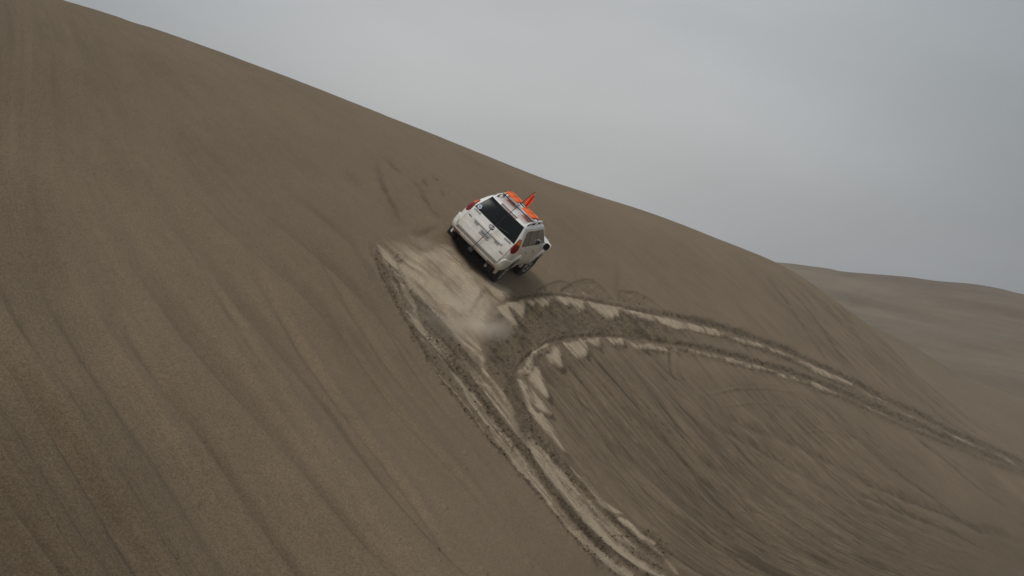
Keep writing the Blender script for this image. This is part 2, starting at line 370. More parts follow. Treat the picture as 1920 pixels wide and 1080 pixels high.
# old, half blown-over wheel marks crossing the bowl
for pts, w_, dp, dk_ in [([(1250, 740), (1330, 790), (1430, 845), (1560, 925), (1700, 985), (1930, 1075)], 7, 0.09, .34), ([(1290, 745), (1400, 800), (1520, 850), (1650, 915), (1800, 975), (1960, 1030)], 9, 0.09, .34),
                    ([(1560, 890), (1640, 915), (1760, 960), (1940, 1020)], 6, .07, .5), ([(1555, 905), (1640, 940), (1780, 1000), (1930, 1065)], 6, .08, .6),
                    ([(1780, 975), (1850, 995), (1920, 1015), (2000, 1040)], 6, .06, .6), ([(1460, 715), (1540, 775), (1610, 830), (1720, 915), (1850, 1000), (1960, 1070)], 3.2, .06, .45),
                    ([(1530, 740), (1570, 800), (1620, 870)], 2.5, .04, .3), ([(1680, 790), (1760, 850), (1840, 915), (1930, 980)], 3, .06, .45), ([(1740, 830), (1830, 890), (1930, 950)], 2.2, .04, .35),
                    ([(1258, 650), (1262, 690), (1278, 728)], 4, .07, .3), ([(1290, 810), (1330, 860), (1390, 930), (1450, 1010)], 4, .07, .4), ([(1350, 830), (1400, 890), (1450, 960)], 3, .06, .3),
                    ([(1300, 742), (1400, 730), (1490, 738), (1560, 760)], 2.2, -.035, 0), ([(1330, 765), (1430, 758), (1530, 775)], 2, -.03, 0), ([(1380, 730), (1470, 790), (1540, 850)], 2.4, .03, .15),
                    ([(1460, 820), (1540, 810), (1640, 830)], 2, -.03, 0), ([(1400, 690), (1480, 770), (1500, 800)], 3, .03, .15), ([(1360, 950), (1480, 1040), (1560, 1100)], 4, .05, .3),
                    ([(1180, 900), (1290, 985), (1430, 1090)], 4, .06, .4), ([(1230, 860), (1340, 960), (1480, 1075)], 3.5, .05, .35), ([(1130, 730), (1170, 800), (1260, 895), (1400, 1010)], 4, .07, .35),
                    ([(1060, 680), (1110, 780), (1190, 870), (1300, 970)], 3.5, .06, .3), ([(1160, 690), (1215, 790), (1300, 880), (1420, 975)], 3.5, .06, .35), ([(1200, 720), (1270, 815), (1370, 910)], 3, .05, .35)]:
    runnel(pts, w_, dp, dk=min(.85, dk_*1.5), nw=0.5, taper=.25)
bumps = bowl*sstep(U, 1200, 1400)
H += bumps*0.05*fbm(A/1.6, B/0.8, 61, 4)
low = sstep(V-0.15*U, 680, 840)*sstep(U, 1250, 1500)*bowl
dark = np.maximum(dark, np.clip(low*0.75*sstep(fbm(S/0.4, T/3.0, 63, 4), 0.05, 0.5), 0, .7)); rough = np.maximum(rough, low*0.25)

# --- far shoulder: parallel wheel lines running off the nose
sh = sstep(-dup, 8, 40)*sstep(U, 1330, 1560)
s1 = vnoise(S/0.5+0.2*fbm(A/18, B/9, 33, 2), T/15, 31); s2 = vnoise(S/0.25, T/10, 32)
H += sh*(0.10*s1+0.05*s2)
dark = np.maximum(dark, np.clip(sh*.30*(sstep(-s1, .2, .8)+.6*sstep(-s2, .3, .9)), 0, .5))
for pts, w_, dk_ in [([(1440, 505), (1500, 565), (1550, 630), (1600, 700)], 2.6, .55), ([(1425, 505), (1480, 570), (1535, 650), (1580, 710)], 2.6, .4), ([(1470, 510), (1540, 590), (1620, 680), (1720, 770)], 1.8, .35),
                     ([(1500, 520), (1580, 600), (1650, 690), (1740, 775)], 1.8, .4), ([(1520, 540), (1600, 620), (1690, 710), (1790, 800)], 1.6, .4), ([(1560, 585), (1650, 675), (1760, 775), (1880, 855)], 1.6, .45),
                     ([(1590, 610), (1680, 690), (1780, 775), (1900, 860)], 1.4, .5), ([(1600, 640), (1700, 730), (1830, 830)], 1.6, .4), ([(1480, 490), (1560, 560), (1640, 640), (1720, 715)], 1.3, .55),
                     ([(1540, 620), (1640, 710), (1760, 805)], 1.8, .35), ([(1110, 415), (1160, 450), (1260, 540), (1370, 610)], 4, .12), ([(1180, 450), (1290, 530), (1380, 600)], 4, .1),
                     ([(1240, 430), (1360, 520), (1450, 600)], 3.5, .12), ([(1300, 450), (1400, 540), (1500, 650)], 3, .12), ([(1360, 470), (1450, 560), (1530, 660)], 3, .15)]:
    runnel(pts, w_*1.15, .06, dk=min(.85, dk_*1.6), nw=0.2, taper=.2)
# seepage lines running up from the loop
for pts, w_, dk_ in [([(1157, 465), (1158, 520), (1156, 575)], 5, .42), ([(1158, 575), (1160, 610), (1155, 640)], 5, .5), ([(1075, 470), (1082, 520), (1086, 555)], 4, .25), ([(1034, 555), (1036, 600), (1034, 640)], 4.5, .5), ([(1252, 600), (1258, 640), (1262, 680)], 4, .25), ([(1030, 430), (1028, 480), (1030, 530)], 5, .15)]:
    runnel(pts, w_*1.35, .014, dk=dk_*.8, nw=0.6, taper=.35)

# --- ground between and along the two loop tracks: broken crust
cr = sstep(dup, 0, 12)*(1-sstep(dloop, -8, 4))*(1-sstep(U, 1200, 1450)); cr *= sstep(U, 880, 935)*(1-sstep(V, 690, 770))
rough = np.maximum(rough, cr*0.75)
dark = np.maximum(dark, cr*np.clip(0.36+0.75*fbm(S/0.25, T/0.5, 41, 4), 0, .8))
def track(pts, w, depth, fade=None, dk=0.85, ro=1.0, pl=0.0, ends=True):
    k = bbox(pts, w*8); u = U[k]; v = V[k]
    d, s, arc, ln = polydist(u, v, pts)
    ww = w*(1+0.35*fbm(arc/30, arc*0+3, 15, 2))
    sd_ = d*s+w*0.5*fbm(A[k]/0.25, B[k]/0.25, 44, 3)
    x = sd_/ww
    tp = sstep(arc, 0, 60)*(sstep(ln-arc, 0, 60)) if ends else 1.0
    H[k] += tp*depth*(-np.exp(-x*x)+(0.4*np.exp(-((x+2.0)/0.9)**2)+0.3*np.exp(-((x-2.0)/0.9)**2))*(.6+.8*fbm(A[k]/.5, B[k]/.3, 47, 3)))
    addmax(dark, k, np.clip(tp*dk*np.exp(-((x+0.7)/1.1)**2)*(0.75+1.0*fbm(A[k]/.12, B[k]/.08, 46, 4)), 0, 1))
    addmax(rough, k, tp*ro*np.exp(-(x/2.6)**2))
    return k
R_ = lambda p, i, j: p[i:j]
iu = [i for i in range(len(UPT)) if UPT[i][0] > 1180 and i > 20][0]; il = [i for i in range(len(LOOP)) if LOOP[i][0] > 1180 and i > 20][0]
track(UPT[:iu+8], 2.8, 0.06, dk=.5); track(LOOP[20:il+8], 2.6, 0.055, dk=.45)
track(UPT[iu:]+np.array([0, -3]), 4.0, 0.07, dk=.72); track(LOOP[il:]+np.array([0, -3]), 4.2, 0.07, dk=.72)
track(UPT[iu+6:]+np.array([-4, 13]), 2.6, 0.04, dk=.5); track(LOOP[il+6:]+np.array([0, 9]), 2.6, 0.04, dk=.55)

# pale dry sand let loose below the tracks: tongues that end in points
def tongue(pts, amt=1.0, edge=6.5, fringe=10.0, dk=0.85, jag=5.0, h=0.02, sc_=(1, 1), og=(0, 0)):
    p = np.asarray(pts, float)/np.asarray(sc_)+np.asarray(og)
    k = bbox(p, 26+fringe); u = U[k]; v = V[k]
    jn = jag*fbm(S[k]/0.14, T[k]/1.0, 51, 3)+0.35*jag*fbm(A[k]/.12, B[k]/.12, 52, 2)
    d = sdf(u, v, p)
    m = 1-sstep(d+jn*sstep(d, -12, 0), -edge, edge)
    addmax(pale, k, amt*m); addmax(tmask, k, .9*(1-sstep(d, 0, 30)))
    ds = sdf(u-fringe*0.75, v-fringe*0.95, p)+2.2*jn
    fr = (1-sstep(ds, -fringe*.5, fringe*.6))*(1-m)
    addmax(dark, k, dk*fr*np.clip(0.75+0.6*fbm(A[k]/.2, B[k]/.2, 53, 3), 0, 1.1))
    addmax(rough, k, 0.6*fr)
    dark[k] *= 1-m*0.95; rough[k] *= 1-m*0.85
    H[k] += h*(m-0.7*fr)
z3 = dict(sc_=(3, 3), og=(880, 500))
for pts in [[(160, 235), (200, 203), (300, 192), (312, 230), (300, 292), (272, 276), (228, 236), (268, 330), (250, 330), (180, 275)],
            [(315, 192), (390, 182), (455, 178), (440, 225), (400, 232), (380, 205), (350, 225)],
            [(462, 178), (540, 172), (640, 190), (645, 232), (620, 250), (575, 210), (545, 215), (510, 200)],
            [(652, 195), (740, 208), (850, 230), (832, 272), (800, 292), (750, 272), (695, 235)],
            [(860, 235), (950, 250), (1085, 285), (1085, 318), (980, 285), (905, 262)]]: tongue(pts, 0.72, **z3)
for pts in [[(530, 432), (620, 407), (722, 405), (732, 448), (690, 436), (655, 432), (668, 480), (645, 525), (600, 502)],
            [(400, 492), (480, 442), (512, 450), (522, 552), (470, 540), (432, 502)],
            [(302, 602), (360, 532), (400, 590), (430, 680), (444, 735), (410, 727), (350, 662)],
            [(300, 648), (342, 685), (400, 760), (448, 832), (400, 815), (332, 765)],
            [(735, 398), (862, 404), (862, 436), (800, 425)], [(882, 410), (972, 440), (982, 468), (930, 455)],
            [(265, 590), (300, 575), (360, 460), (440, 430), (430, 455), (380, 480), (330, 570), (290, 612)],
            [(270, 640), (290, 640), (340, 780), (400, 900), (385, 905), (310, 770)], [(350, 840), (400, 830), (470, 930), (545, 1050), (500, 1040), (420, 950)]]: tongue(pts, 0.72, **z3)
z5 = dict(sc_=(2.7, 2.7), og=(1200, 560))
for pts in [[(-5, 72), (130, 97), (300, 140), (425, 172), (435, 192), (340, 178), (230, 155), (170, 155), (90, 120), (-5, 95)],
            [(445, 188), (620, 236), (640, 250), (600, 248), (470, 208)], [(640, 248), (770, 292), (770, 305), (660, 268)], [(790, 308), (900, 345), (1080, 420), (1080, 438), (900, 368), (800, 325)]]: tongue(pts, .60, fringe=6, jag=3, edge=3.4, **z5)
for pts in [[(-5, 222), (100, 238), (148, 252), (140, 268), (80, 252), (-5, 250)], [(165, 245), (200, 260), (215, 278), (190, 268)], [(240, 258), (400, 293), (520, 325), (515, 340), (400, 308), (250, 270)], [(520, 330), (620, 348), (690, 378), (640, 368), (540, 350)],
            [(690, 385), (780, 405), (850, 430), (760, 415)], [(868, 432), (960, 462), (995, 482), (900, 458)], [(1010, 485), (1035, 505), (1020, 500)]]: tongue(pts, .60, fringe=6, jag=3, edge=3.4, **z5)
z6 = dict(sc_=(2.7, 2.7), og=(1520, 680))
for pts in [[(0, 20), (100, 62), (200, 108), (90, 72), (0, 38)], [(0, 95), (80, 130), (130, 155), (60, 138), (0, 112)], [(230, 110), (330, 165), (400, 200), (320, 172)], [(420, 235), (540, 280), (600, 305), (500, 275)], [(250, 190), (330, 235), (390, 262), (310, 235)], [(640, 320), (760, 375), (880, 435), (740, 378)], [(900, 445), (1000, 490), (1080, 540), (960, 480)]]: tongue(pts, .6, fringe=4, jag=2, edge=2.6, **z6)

# thin shells of crust that cracked off above the upper track
for pts in [[(1050, 545), (1080, 528), (1108, 524), (1130, 540), (1152, 562), (1150, 570), (1100, 560)], [(1163, 544), (1195, 548), (1222, 562), (1240, 578), (1245, 588), (1165, 572)], [(1000, 548), (1040, 528), (1070, 532), (1082, 550), (1060, 553)]]:
    p = smooth(pts+[pts[0]], 3); k = bbox(p, 10); d = sdf(U[k], V[k], p[:-1])+2*fbm(A[k]/.3, B[k]/.3, 57, 2)
    m = 1-sstep(d, -1.5, 1.5)
    addmax(pale, k, m*np.clip(.18+.25*fbm(A[k]/.2, B[k]/.2, 58, 3), 0, .5)); addmax(dark, k, .5*np.exp(-(d/1.4)**2)); H[k] -= .04*m; addmax(rough, k, .5*m)

# --- the climbing trail up to the car
bn = 16*fbm(S/.3, T/1.6, 74, 3)
band = sstep(-dl_+bn, -6, 26)*sstep(dtr+bn, -14, 22)*sstep(V+.8*bn, 425, 500)
st1 = fbm(S/0.30+0.25*fbm(A/2, B/2, 71, 2), T/2.6, 72, 4); st2 = fbm(S/0.12, T/0.5, 73, 3)
dark = np.maximum(dark, band*np.clip(0.30+1.0*st1+0.35*st2, 0.1, .75)); rough = np.maximum(rough, band*np.clip(.6+.9*st1, 0.1, 1))
pale = np.maximum(pale, band*np.clip(.36-1.1*st1, 0.1, .8))
H += band*(0.05*st1-0.05)
for pts, w_ in [([(690, 440), (703, 478), (722, 525), (748, 572), (778, 630), (806, 682), (845, 740), (900, 808), (965, 886), (1042, 972), (1095, 1032), (1135, 1080)], 5), ([(735, 440), (752, 490), (765, 530), (790, 590), (820, 640), (870, 705), (930, 790), (1000, 870)], 6),
                ([(1040, 965), (1070, 1000), (1110, 1045), (1150, 1090)], 8), ([(1090, 1000), (1140, 1040), (1190, 1090)], 5), ([(1180, 985), (1230, 1025), (1270, 1075)], 8), ([(930, 690), (960, 760), (1010, 830), (1060, 885), (1120, 950)], 5)]:
    track(smooth(pts, 5), w_*0.75, 0.035, dk=.42)
def strip(pts, w, amt=.9, jag=.8, h=.01):
    p = smooth(pts, 5); k = bbox(p, w*4+8)
    d, s, arc, ln = polydist(U[k], V[k], p)
    tp = np.sqrt(np.clip(np.minimum(arc/ln, 1-arc/ln)/.3, 0, 1))
    ww = w*tp*(1+.45*fbm(arc/22, arc*0, 81, 3))
    d = d+1.2*jag*w*fbm(S[k]/.15, T[k]/.7, 82, 4)
    m = 1-sstep(d, ww*.25, ww*1.35+1.2)
    addmax(pale, k, .60*amt*m); dark[k] *= 1-m*.6; rough[k] *= 1-.8*m; H[k] += h*m; addmax(tmask, k, .8*m)
strip([(752, 525), (762, 545), (775, 570), (778, 582)], 9)
strip([(772, 580), (785, 598), (797, 613)], 5)
strip([(715, 470), (728, 505), (742, 540), (752, 570)], 4, .6)
strip([(783, 632), (813, 660), (840, 697), (867, 730), (900, 783), (930, 823), (967, 880), (1007, 922), (1040, 967)], 6)
strip([(800, 680), (850, 740), (905, 808), (960, 875)], 2.4, .7)
strip([(993, 853), (1033, 907), (1080, 950), (1127, 997), (1167, 1037), (1210, 1080)], 7)
strip([(1067, 877), (1107, 920), (1127, 947), (1167, 967)], 6)
strip([(1155, 972), (1185, 990), (1200, 1005), (1225, 1020)], 6, 1.0)
strip([(985, 900), (1030, 955), (1070, 995), (1120, 1040), (1160, 1080)], 4, .7)
strip([(860, 660), (900, 720), (950, 790), (990, 850)], 3, .6)
strip([(900, 690), (930, 730), (955, 770), (985, 815)], 4, .7)
strip([(1205, 1010), (1240, 1045), (1270, 1080)], 4, .7)
# freshly churned soft sand behind the car
CH = smooth([(752, 492), (790, 470), (842, 452), (880, 478), (930, 530), (955, 548), (925, 575), (912, 610), (905, 645), (890, 672), (905, 690), (880, 665), (850, 632), (822, 585), (790, 548), (765, 520), (752, 492)], 4)
k = bbox(CH, 40); d = sdf(U[k], V[k], CH[:-1])+7*fbm(S[k]/.3, T[k]/.9, 91, 3)*sstep(V[k], 470, 560)
m = 1-sstep(d, -20, 14)
mchurn = np.zeros_like(A); mchurn[k] = m
wl = CRW@np.array([-.95, -.15, 0]); wa, wb = float(wl@EA), float(wl@EB)
soft = .78+.30*fbm(A[k]/1.0, B[k]/.7, 92, 3)+.45*fbm(S[k]/.3, T[k]/1.3, 94, 3)
soft = soft*(.50+.5*sstep(V[k]+.4*U[k], 800, 915))
addmax(pale, k, m*np.clip(soft, 0, 1)); dark[k] *= 1-m; rough[k] *= 1-.8*m
H[k] += m*(.10*fbm(A[k]/1.1, B[k]/.8, 93, 4)+.02)
strip([(880, 620), (893, 655), (905, 690), (912, 705)], 9, .95); strip([(850, 610), (880, 650), (900, 680)], 9, .9)
# curtain of dark crust between churned sand and the loop
k = bbox([(900, 560), (1000, 860)], 5)
cz = sstep(U[k]-(905+0.32*(V[k]-640)), -4, 22)*(1-sstep(dloop[k], -10, 2))*sstep(V[k], 575, 640)*(1-sstep(V[k], 800, 860))
addmax(dark, k, cz*np.clip(.35+1.0*fbm(S[k]/.3, T[k]/1.2, 95, 4), 0, .8)); addmax(rough, k, cz*.7)
# the arc the car left above, up the slope to the left
for pts, w_, dk_ in [([(690, 285), (706, 310), (722, 350), (735, 385), (752, 415), (775, 437)], 4.5, .6), ([(722, 290), (745, 315), (765, 328)], 3, .45), ([(765, 325), (785, 350), (800, 375), (822, 405)], 3, .4),
                     ([(800, 385), (815, 400), (826, 415)], 4, .6), ([(790, 330), (800, 345), (806, 355)], 3, .4), ([(826, 352), (832, 362), (838, 370)], 3, .4), ([(640, 310), (670, 340), (690, 355)], 3, .2), ([(765, 441), (795, 437), (835, 432)], 6, .3),  # last stroke here: short shade beside the wheel, painted dark
                     ([(765, 330), (795, 352), (812, 380)], 2, .3), ([(800, 320), (825, 345), (840, 360)], 2, .2)]:
    runnel(pts, w_*1.6, .035, dk=min(.9, dk_*1.35), nw=1.0, pr=.45, taper=.4)
strip([(640, 450), (655, 480), (690, 530)], 1.5, .25); strip([(765, 440), (780, 450)], 3, .5)
# ruts pressed by the wheels
for pts in [[(838, 432), (800, 436), (770, 446)], [(928, 530), (900, 560), (880, 600)]]:
    track(smooth(pts, 5), 5, .05, dk=.25)
# frame-edge light falloff painted as ragged dark patches; bowl darkened as damp sand
damp_falloff_n = fbm(A/9, B/5, 141, 4)
def falloff_patch(x, y, rx, ry, amt):
    k_ = np.hypot((U-x)/rx, (V-y)/ry)+.35*damp_falloff_n
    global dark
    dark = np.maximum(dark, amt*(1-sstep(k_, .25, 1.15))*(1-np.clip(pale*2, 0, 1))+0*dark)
dark = np.where(bowl > 0, np.clip(dark+bowl*.26*(1+.6*damp_falloff_n)*(1-np.clip(pale*2.5, 0, 1)), 0, 1), dark)
falloff_patch(0, 1150, 760, 640, .55); falloff_patch(1750, 1150, 800, 330, .45); falloff_patch(0, 0, 480, 380, .28); falloff_patch(-40, 560, 260, 400, .25)
# clods
cl1 = fbm(A/.20, B/.11, 101, 4, .65); cl2 = np.abs(vnoise(A/.12, B/.05, 104))
H += rough*(.05*cl1+.035*cl2)
dark = np.clip(dark+rough*.25*sstep(-cl1, .15, .5), 0, 1)
# sparse stones of damp crust on the smooth flank
sp = vnoise(A/.3, B/.3, 111); H += .03*sstep(sp, .93, 1.0)*sstep(V, 300, 700)
H += 0.006*fbm(A/.35, B/.2, 121, 2)

strk = np.maximum.reduce([.95*bowl, .75*sh, .9*band, .10*leftm+.04, .10*np.ones_like(A), .7*cr, tmask, .75*mchurn])
strk = strk*np.clip(.75+.6*fbm(A/6, B/4, 151, 3), .25, 1.2)*(1-.35*mchurn)
# sand banked up against the uphill rear wheel
H += .16*np.exp(-(((A-wa)/.55)**2+((B-wb)/.45)**2))
PW = OW[None]+A[:, None]*EA+B[:, None]*EB+H[:, None]*NW
me = bpy.data.meshes.new('sand_dune')
me.vertices.add(nr*nc); me.vertices.foreach_set('co', PW.astype(np.float32).ravel())
ii = np.arange(nr*nc).reshape(nr, nc)
quads = np.stack([ii[:-1, :-1], ii[:-1, 1:], ii[1:, 1:], ii[1:, :-1]], -1).reshape(-1, 4)
nq = len(quads)
me.loops.add(nq*4); me.loops.foreach_set('vertex_index', quads.astype(np.int32).ravel())
me.polygons.add(nq); me.polygons.foreach_set('loop_start', np.arange(0, nq*4, 4, dtype=np.int32)); me.polygons.foreach_set('loop_total', np.full(nq, 4, np.int32))
me.polygons.foreach_set('use_smooth', np.ones(nq, bool))
at = me.color_attributes.new('sand', 'FLOAT_COLOR', 'POINT')
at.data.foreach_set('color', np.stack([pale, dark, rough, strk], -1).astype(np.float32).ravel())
fw = me.attributes.new('flow', 'FLOAT_VECTOR', 'POINT'); fw.data.foreach_set('vector', np.stack([S-50, T, 0*S], -1).astype(np.float32).ravel())
me.update(calc_edges=True); me.validate()
me.materials.append(M['sand'])
dune = bpy.data.objects.new('sand_dune', me); COL.objects.link(dune); dune['kind'] = 'structure'
print('dune tris', nq*2)

# crumbs of damp crust lying along the ruts and the broken ground
phi_ = (1+5**.5)/2
ICO = np.array([(-1, phi_, 0), (1, phi_, 0), (-1, -phi_, 0), (1, -phi_, 0), (0, -1, phi_), (0, 1, phi_), (0, -1, -phi_), (0, 1, -phi_), (phi_, 0, -1), (phi_, 0, 1), (-phi_, 0, -1), (-phi_, 0, 1)])/1.9
ICF = np.array([(0, 11, 5), (0, 5, 1), (0, 1, 7), (0, 7, 10), (0, 10, 11), (1, 5, 9), (5, 11, 4), (11, 10, 2), (10, 7, 6), (7, 1, 8), (3, 9, 4), (3, 4, 2), (3, 2, 6), (3, 6, 8), (3, 8, 9), (4, 9, 5), (2, 4, 11), (6, 2, 10), (8, 6, 7), (9, 8, 1)])
pw_ = np.where((U > -60) & (U < 1980) & (V > 250) & (V < 1130) & (Z < 75), np.clip(rough-.25, 0, 1)**1.5*(1-.7*np.clip(pale, 0, 1))*(Z > 24), 0)
ci = rng.choice(len(pw_), 4200, p=pw_/pw_.sum())
cs = .007+.020*rng.random(4200)**3.0
cj = ICO[None]*cs[:, None, None]*(1+.45*(rng.random((4200, 12, 3))-.5))*np.array([1.2, 1.0, .8])
cvv = (PW[ci]+NW*cs[:, None]*.25)[:, None]+cj+(rng.random((4200, 1, 3))-.5)*.04
cme = bpy.data.meshes.new('sand_crumbs'); cff = (ICF[None]+12*np.arange(4200)[:, None, None]).reshape(-1, 3)
cme.vertices.add(4200*12); cme.vertices.foreach_set('co', cvv.astype(np.float32).ravel()); cme.loops.add(cff.size); cme.loops.foreach_set('vertex_index', cff.astype(np.int32).ravel())
cme.polygons.add(len(cff)); cme.polygons.foreach_set('loop_start', np.arange(0, cff.size, 3, dtype=np.int32)); cme.polygons.foreach_set('loop_total', np.full(len(cff), 3, np.int32))
cme.update(calc_edges=True); cme.materials.append(M['crumb'])
cro = bpy.data.objects.new('sand_crumbs', cme); COL.objects.link(cro); cro['kind'] = 'stuff'; cro['label'] = 'small crumbs of damp sand crust scattered along the ruts'

# ------------------------------------------------------------------ neighbouring dunes and the desert floor
def ridge(name, crest, front=0.42, back=0.5, lf=60, lb=40, rnd=4.0, seed=0, amp=0.5, m='far_sand', lines=0.0, steep=0.0, bands=0.0):
    """crest: world points; a dune falling away on both sides of the crest"""
    c = np.array(crest, float); n = 220
    s = np.r_[0, np.cumsum(np.hypot(*np.diff(c[:, :2], axis=0).T))]; t = np.linspace(0, s[-1], n)
    cp = smooth(c, 24); s2 = np.r_[0, np.cumsum(np.hypot(*np.diff(cp[:, :2], axis=0).T))]
    P = np.stack([np.interp(np.linspace(0, s2[-1], n), s2, cp[:, i]) for i in range(3)], -1)
    tg = np.gradient(P[:, :2], axis=0); ker = np.ones(41)/41
    tg = np.stack([np.convolve(np.pad(tg[:, i], 20, mode='edge'), ker, 'valid') for i in range(2)], -1)
    tg /= np.linalg.norm(tg, axis=1)[:, None]
    nrm = np.stack([tg[:, 1], -tg[:, 0]], -1)          # towards the viewer when the crest runs left to right
    x = np.concatenate([-np.linspace(1, 0, 40)**1.6*lb, np.linspace(0, 1, 110)[1:]**1.5*lf])
    m_ = len(x)
    XY = P[:, None, :2]+nrm[:, None]*x[None, :, None]
    drop = np.where(x > 0, front*(np.sqrt(x*x+rnd*rnd)-rnd), back*(np.sqrt(x*x+rnd*rnd)-rnd))
    drop = drop+np.where(x > 0, steep*x*x, 0)
    Zz = P[:, 2][:, None]-drop[None]
    tt = np.linspace(0, s2[-1], n)[:, None]+0*x[None]
    xx = x[None]+0*tt
    Zz = Zz+amp*fbm(tt/40+seed, xx/14, seed, 4)*sstep(np.abs(xx), 8, 50)+amp*.25*fbm(tt/8, xx/5, seed+3, 3)*sstep(np.abs(xx), 0, 8)
    if bands: Zz = Zz+bands*fbm(tt/70+.3*fbm(tt/30, xx/20, 4, 2), xx/11, seed+12, 3)*sstep(xx, 12, 70)
    if lines: Zz = Zz+lines*vnoise(tt/2.6+.02*xx+.4*fbm(tt/14, xx/14, 9, 2), xx/26, seed+8)*sstep(xx, 2, 14)
    bm_v = np.concatenate([XY, Zz[..., None]], -1).reshape(-1, 3)
    i2 = np.arange(n*m_).reshape(n, m_)
    f = np.stack([i2[:-1, :-1], i2[:-1, 1:], i2[1:, 1:], i2[1:, :-1]], -1).reshape(-1, 4)
    me = bpy.data.meshes.new(name); me.from_pydata(bm_v.tolist(), [], f.tolist()); me.polygons.foreach_set('use_smooth', np.ones(len(f), bool)); me.update()
    me.materials.append(M[m])
    o = bpy.data.objects.new(name, me); COL.objects.link(o); o['kind'] = 'structure'; return o
ridge('dune_spur', [world_at(*p) for p in [(1480, 545, 150), (1560, 580, 150), (1640, 615, 150), (1700, 645, 151), (1770, 688, 152), (1850, 722, 154), (1930, 752, 156), (2050, 800, 158), (2250, 900, 160)]], front=.62, back=.35, lf=70, lb=40, rnd=9, seed=3, amp=.3, m='spur_sand', lines=.22)
ridge('low_dune', [world_at(*p) for p in [(1600, 640, 230), (1720, 668, 232), (1830, 690, 235), (1920, 706, 238), (2080, 735, 240), (2300, 790, 240)]], front=.42, back=.06, lf=80, lb=70, rnd=6, seed=5, amp=.7, bands=.5)
ridge('middle_dune', [world_at(*p) for p in [(1400, 600, 300), (1560, 613, 300), (1640, 621, 302), (1720, 628, 305), (1800, 634, 308), (1920, 640, 312), (2080, 655, 315), (2300, 690, 318)]], front=.45, back=.06, lf=90, lb=80, rnd=6, seed=7, amp=1.0, bands=1.0)
ridge('distant_dune', [world_at(*p) for p in [(1150, 470, 470), (1350, 484, 465), (1470, 493, 460), (1520, 499, 460), (1556, 504, 460), (1580, 509, 458), (1640, 514, 455), (1700, 519, 452), (1760, 527, 450), (1820, 532, 448), (1870, 540, 446), (1920, 552, 445), (2050, 575, 442), (2300, 610, 440)]], front=.13, back=.3, lf=230, lb=100, rnd=14, seed=9, amp=2.0, steep=.0011, bands=2.6)

def grid_sheet(name, size, n, z, m, amp):
    x = np.sign(np.linspace(-1, 1, n))*np.abs(np.linspace(-1, 1, n))**2.2*size
    X, Y = np.meshgrid(x, x); Zg = z+amp*fbm(X/260, Y/260, 131, 4)
    v = np.stack([X, Y, Zg], -1).reshape(-1, 3); i2 = np.arange(n*n).reshape(n, n)
    f = np.stack([i2[:-1, :-1], i2[:-1, 1:], i2[1:, 1:], i2[1:, :-1]], -1).reshape(-1, 4)
    me = bpy.data.meshes.new(name); me.from_pydata(v.tolist(), [], f.tolist()); me.polygons.foreach_set('use_smooth', np.ones(len(f), bool)); me.materials.append(m)
    o = bpy.data.objects.new(name, me); COL.objects.link(o); o['kind'] = 'structure'; return o
grid_sheet('desert_floor', 6000, 160, -44, M['far_sand'], 6)
# ------------------------------------------------------------------ mesh helpers
def mesh_obj(name, v, f, m, parent=None, smooth_=True, bevel=0.0):
    me = bpy.data.meshes.new(name); me.from_pydata([tuple(map(float, p)) for p in v], [], [tuple(int(i) for i in q) for q in f])
    me.validate(); bm = bmesh.new(); bm.from_mesh(me); bmesh.ops.remove_doubles(bm, verts=bm.verts, dist=1e-5)
    bmesh.ops.recalc_face_normals(bm, faces=bm.faces)
    if bevel: bmesh.ops.bevel(bm, geom=list(bm.edges), offset=bevel, segments=2, affect='EDGES', profile=.6)
    bm.to_mesh(me); bm.free()
    me.polygons.foreach_set('use_smooth', np.full(len(me.polygons), smooth_)); me.materials.append(m)
    if smooth_: me.set_sharp_from_angle(angle=math.radians(38))
    o = bpy.data.objects.new(name, me); COL.objects.link(o)
    if parent: o.parent = parent
    return o
def box_vf(c, s):
    x, y, z = c; a, b, d = (q/2 for q in s)
    v = [(x+i*a, y+j*b, z+k*d) for i in (-1, 1) for j in (-1, 1) for k in (-1, 1)]
    return v, [(0, 1, 3, 2), (4, 6, 7, 5), (0, 4, 5, 1), (2, 3, 7, 6), (0, 2, 6, 4), (1, 5, 7, 3)]
def join(*parts):
    V_, F_ = [], []
    for v, f in parts:
        n = len(V_); V_ += list(v); F_ += [tuple(i+n for i in q) for q in f]
    return V_, F_
def tube_vf(path, r, n=10, closed_ends=True):
    p = [np.array(q, float) for q in path]; V_, F_ = [], []
    rs = r if hasattr(r, '__len__') else [r]*len(p)
    up = np.array([0.31, 0.22, 0.93])
    for i, q in enumerate(p):
        t = p[min(i+1, len(p)-1)]-p[max(i-1, 0)]; t /= np.linalg.norm(t)
        a = np.cross(t, up); a /= np.linalg.norm(a); b = np.cross(t, a)
        for j in range(n):
            an = 2*math.pi*j/n; V_.append(q+rs[i]*(math.cos(an)*a+math.sin(an)*b))
    for i in range(len(p)-1):
        for j in range(n): F_.append((i*n+j, i*n+(j+1) % n, (i+1)*n+(j+1) % n, (i+1)*n+j))
    if closed_ends: F_ += [tuple(range(n))[::-1], tuple(range((len(p)-1)*n, len(p)*n))]
    return V_, F_
def lathe_x(profile, n=40, cx=0, cy=0, cz=0):
    """profile of (x, radius) turned about the x axis"""
    V_, F_ = [], []
    m_ = len(profile)
    for j in range(n):
        a = 2*math.pi*j/n
        for x, r in profile: V_.append((cx+x, cy+r*math.cos(a), cz+r*math.sin(a)))
    for j in range(n):
        k = (j+1) % n
        for i in range(m_-1): F_.append((j*m_+i, j*m_+i+1, k*m_+i+1, k*m_+i))
    return V_, F_
def empty(name, mw):
    o = bpy.data.objects.new(name, None); COL.objects.link(o); o.matrix_world = mw; o.empty_display_size = .3; return o
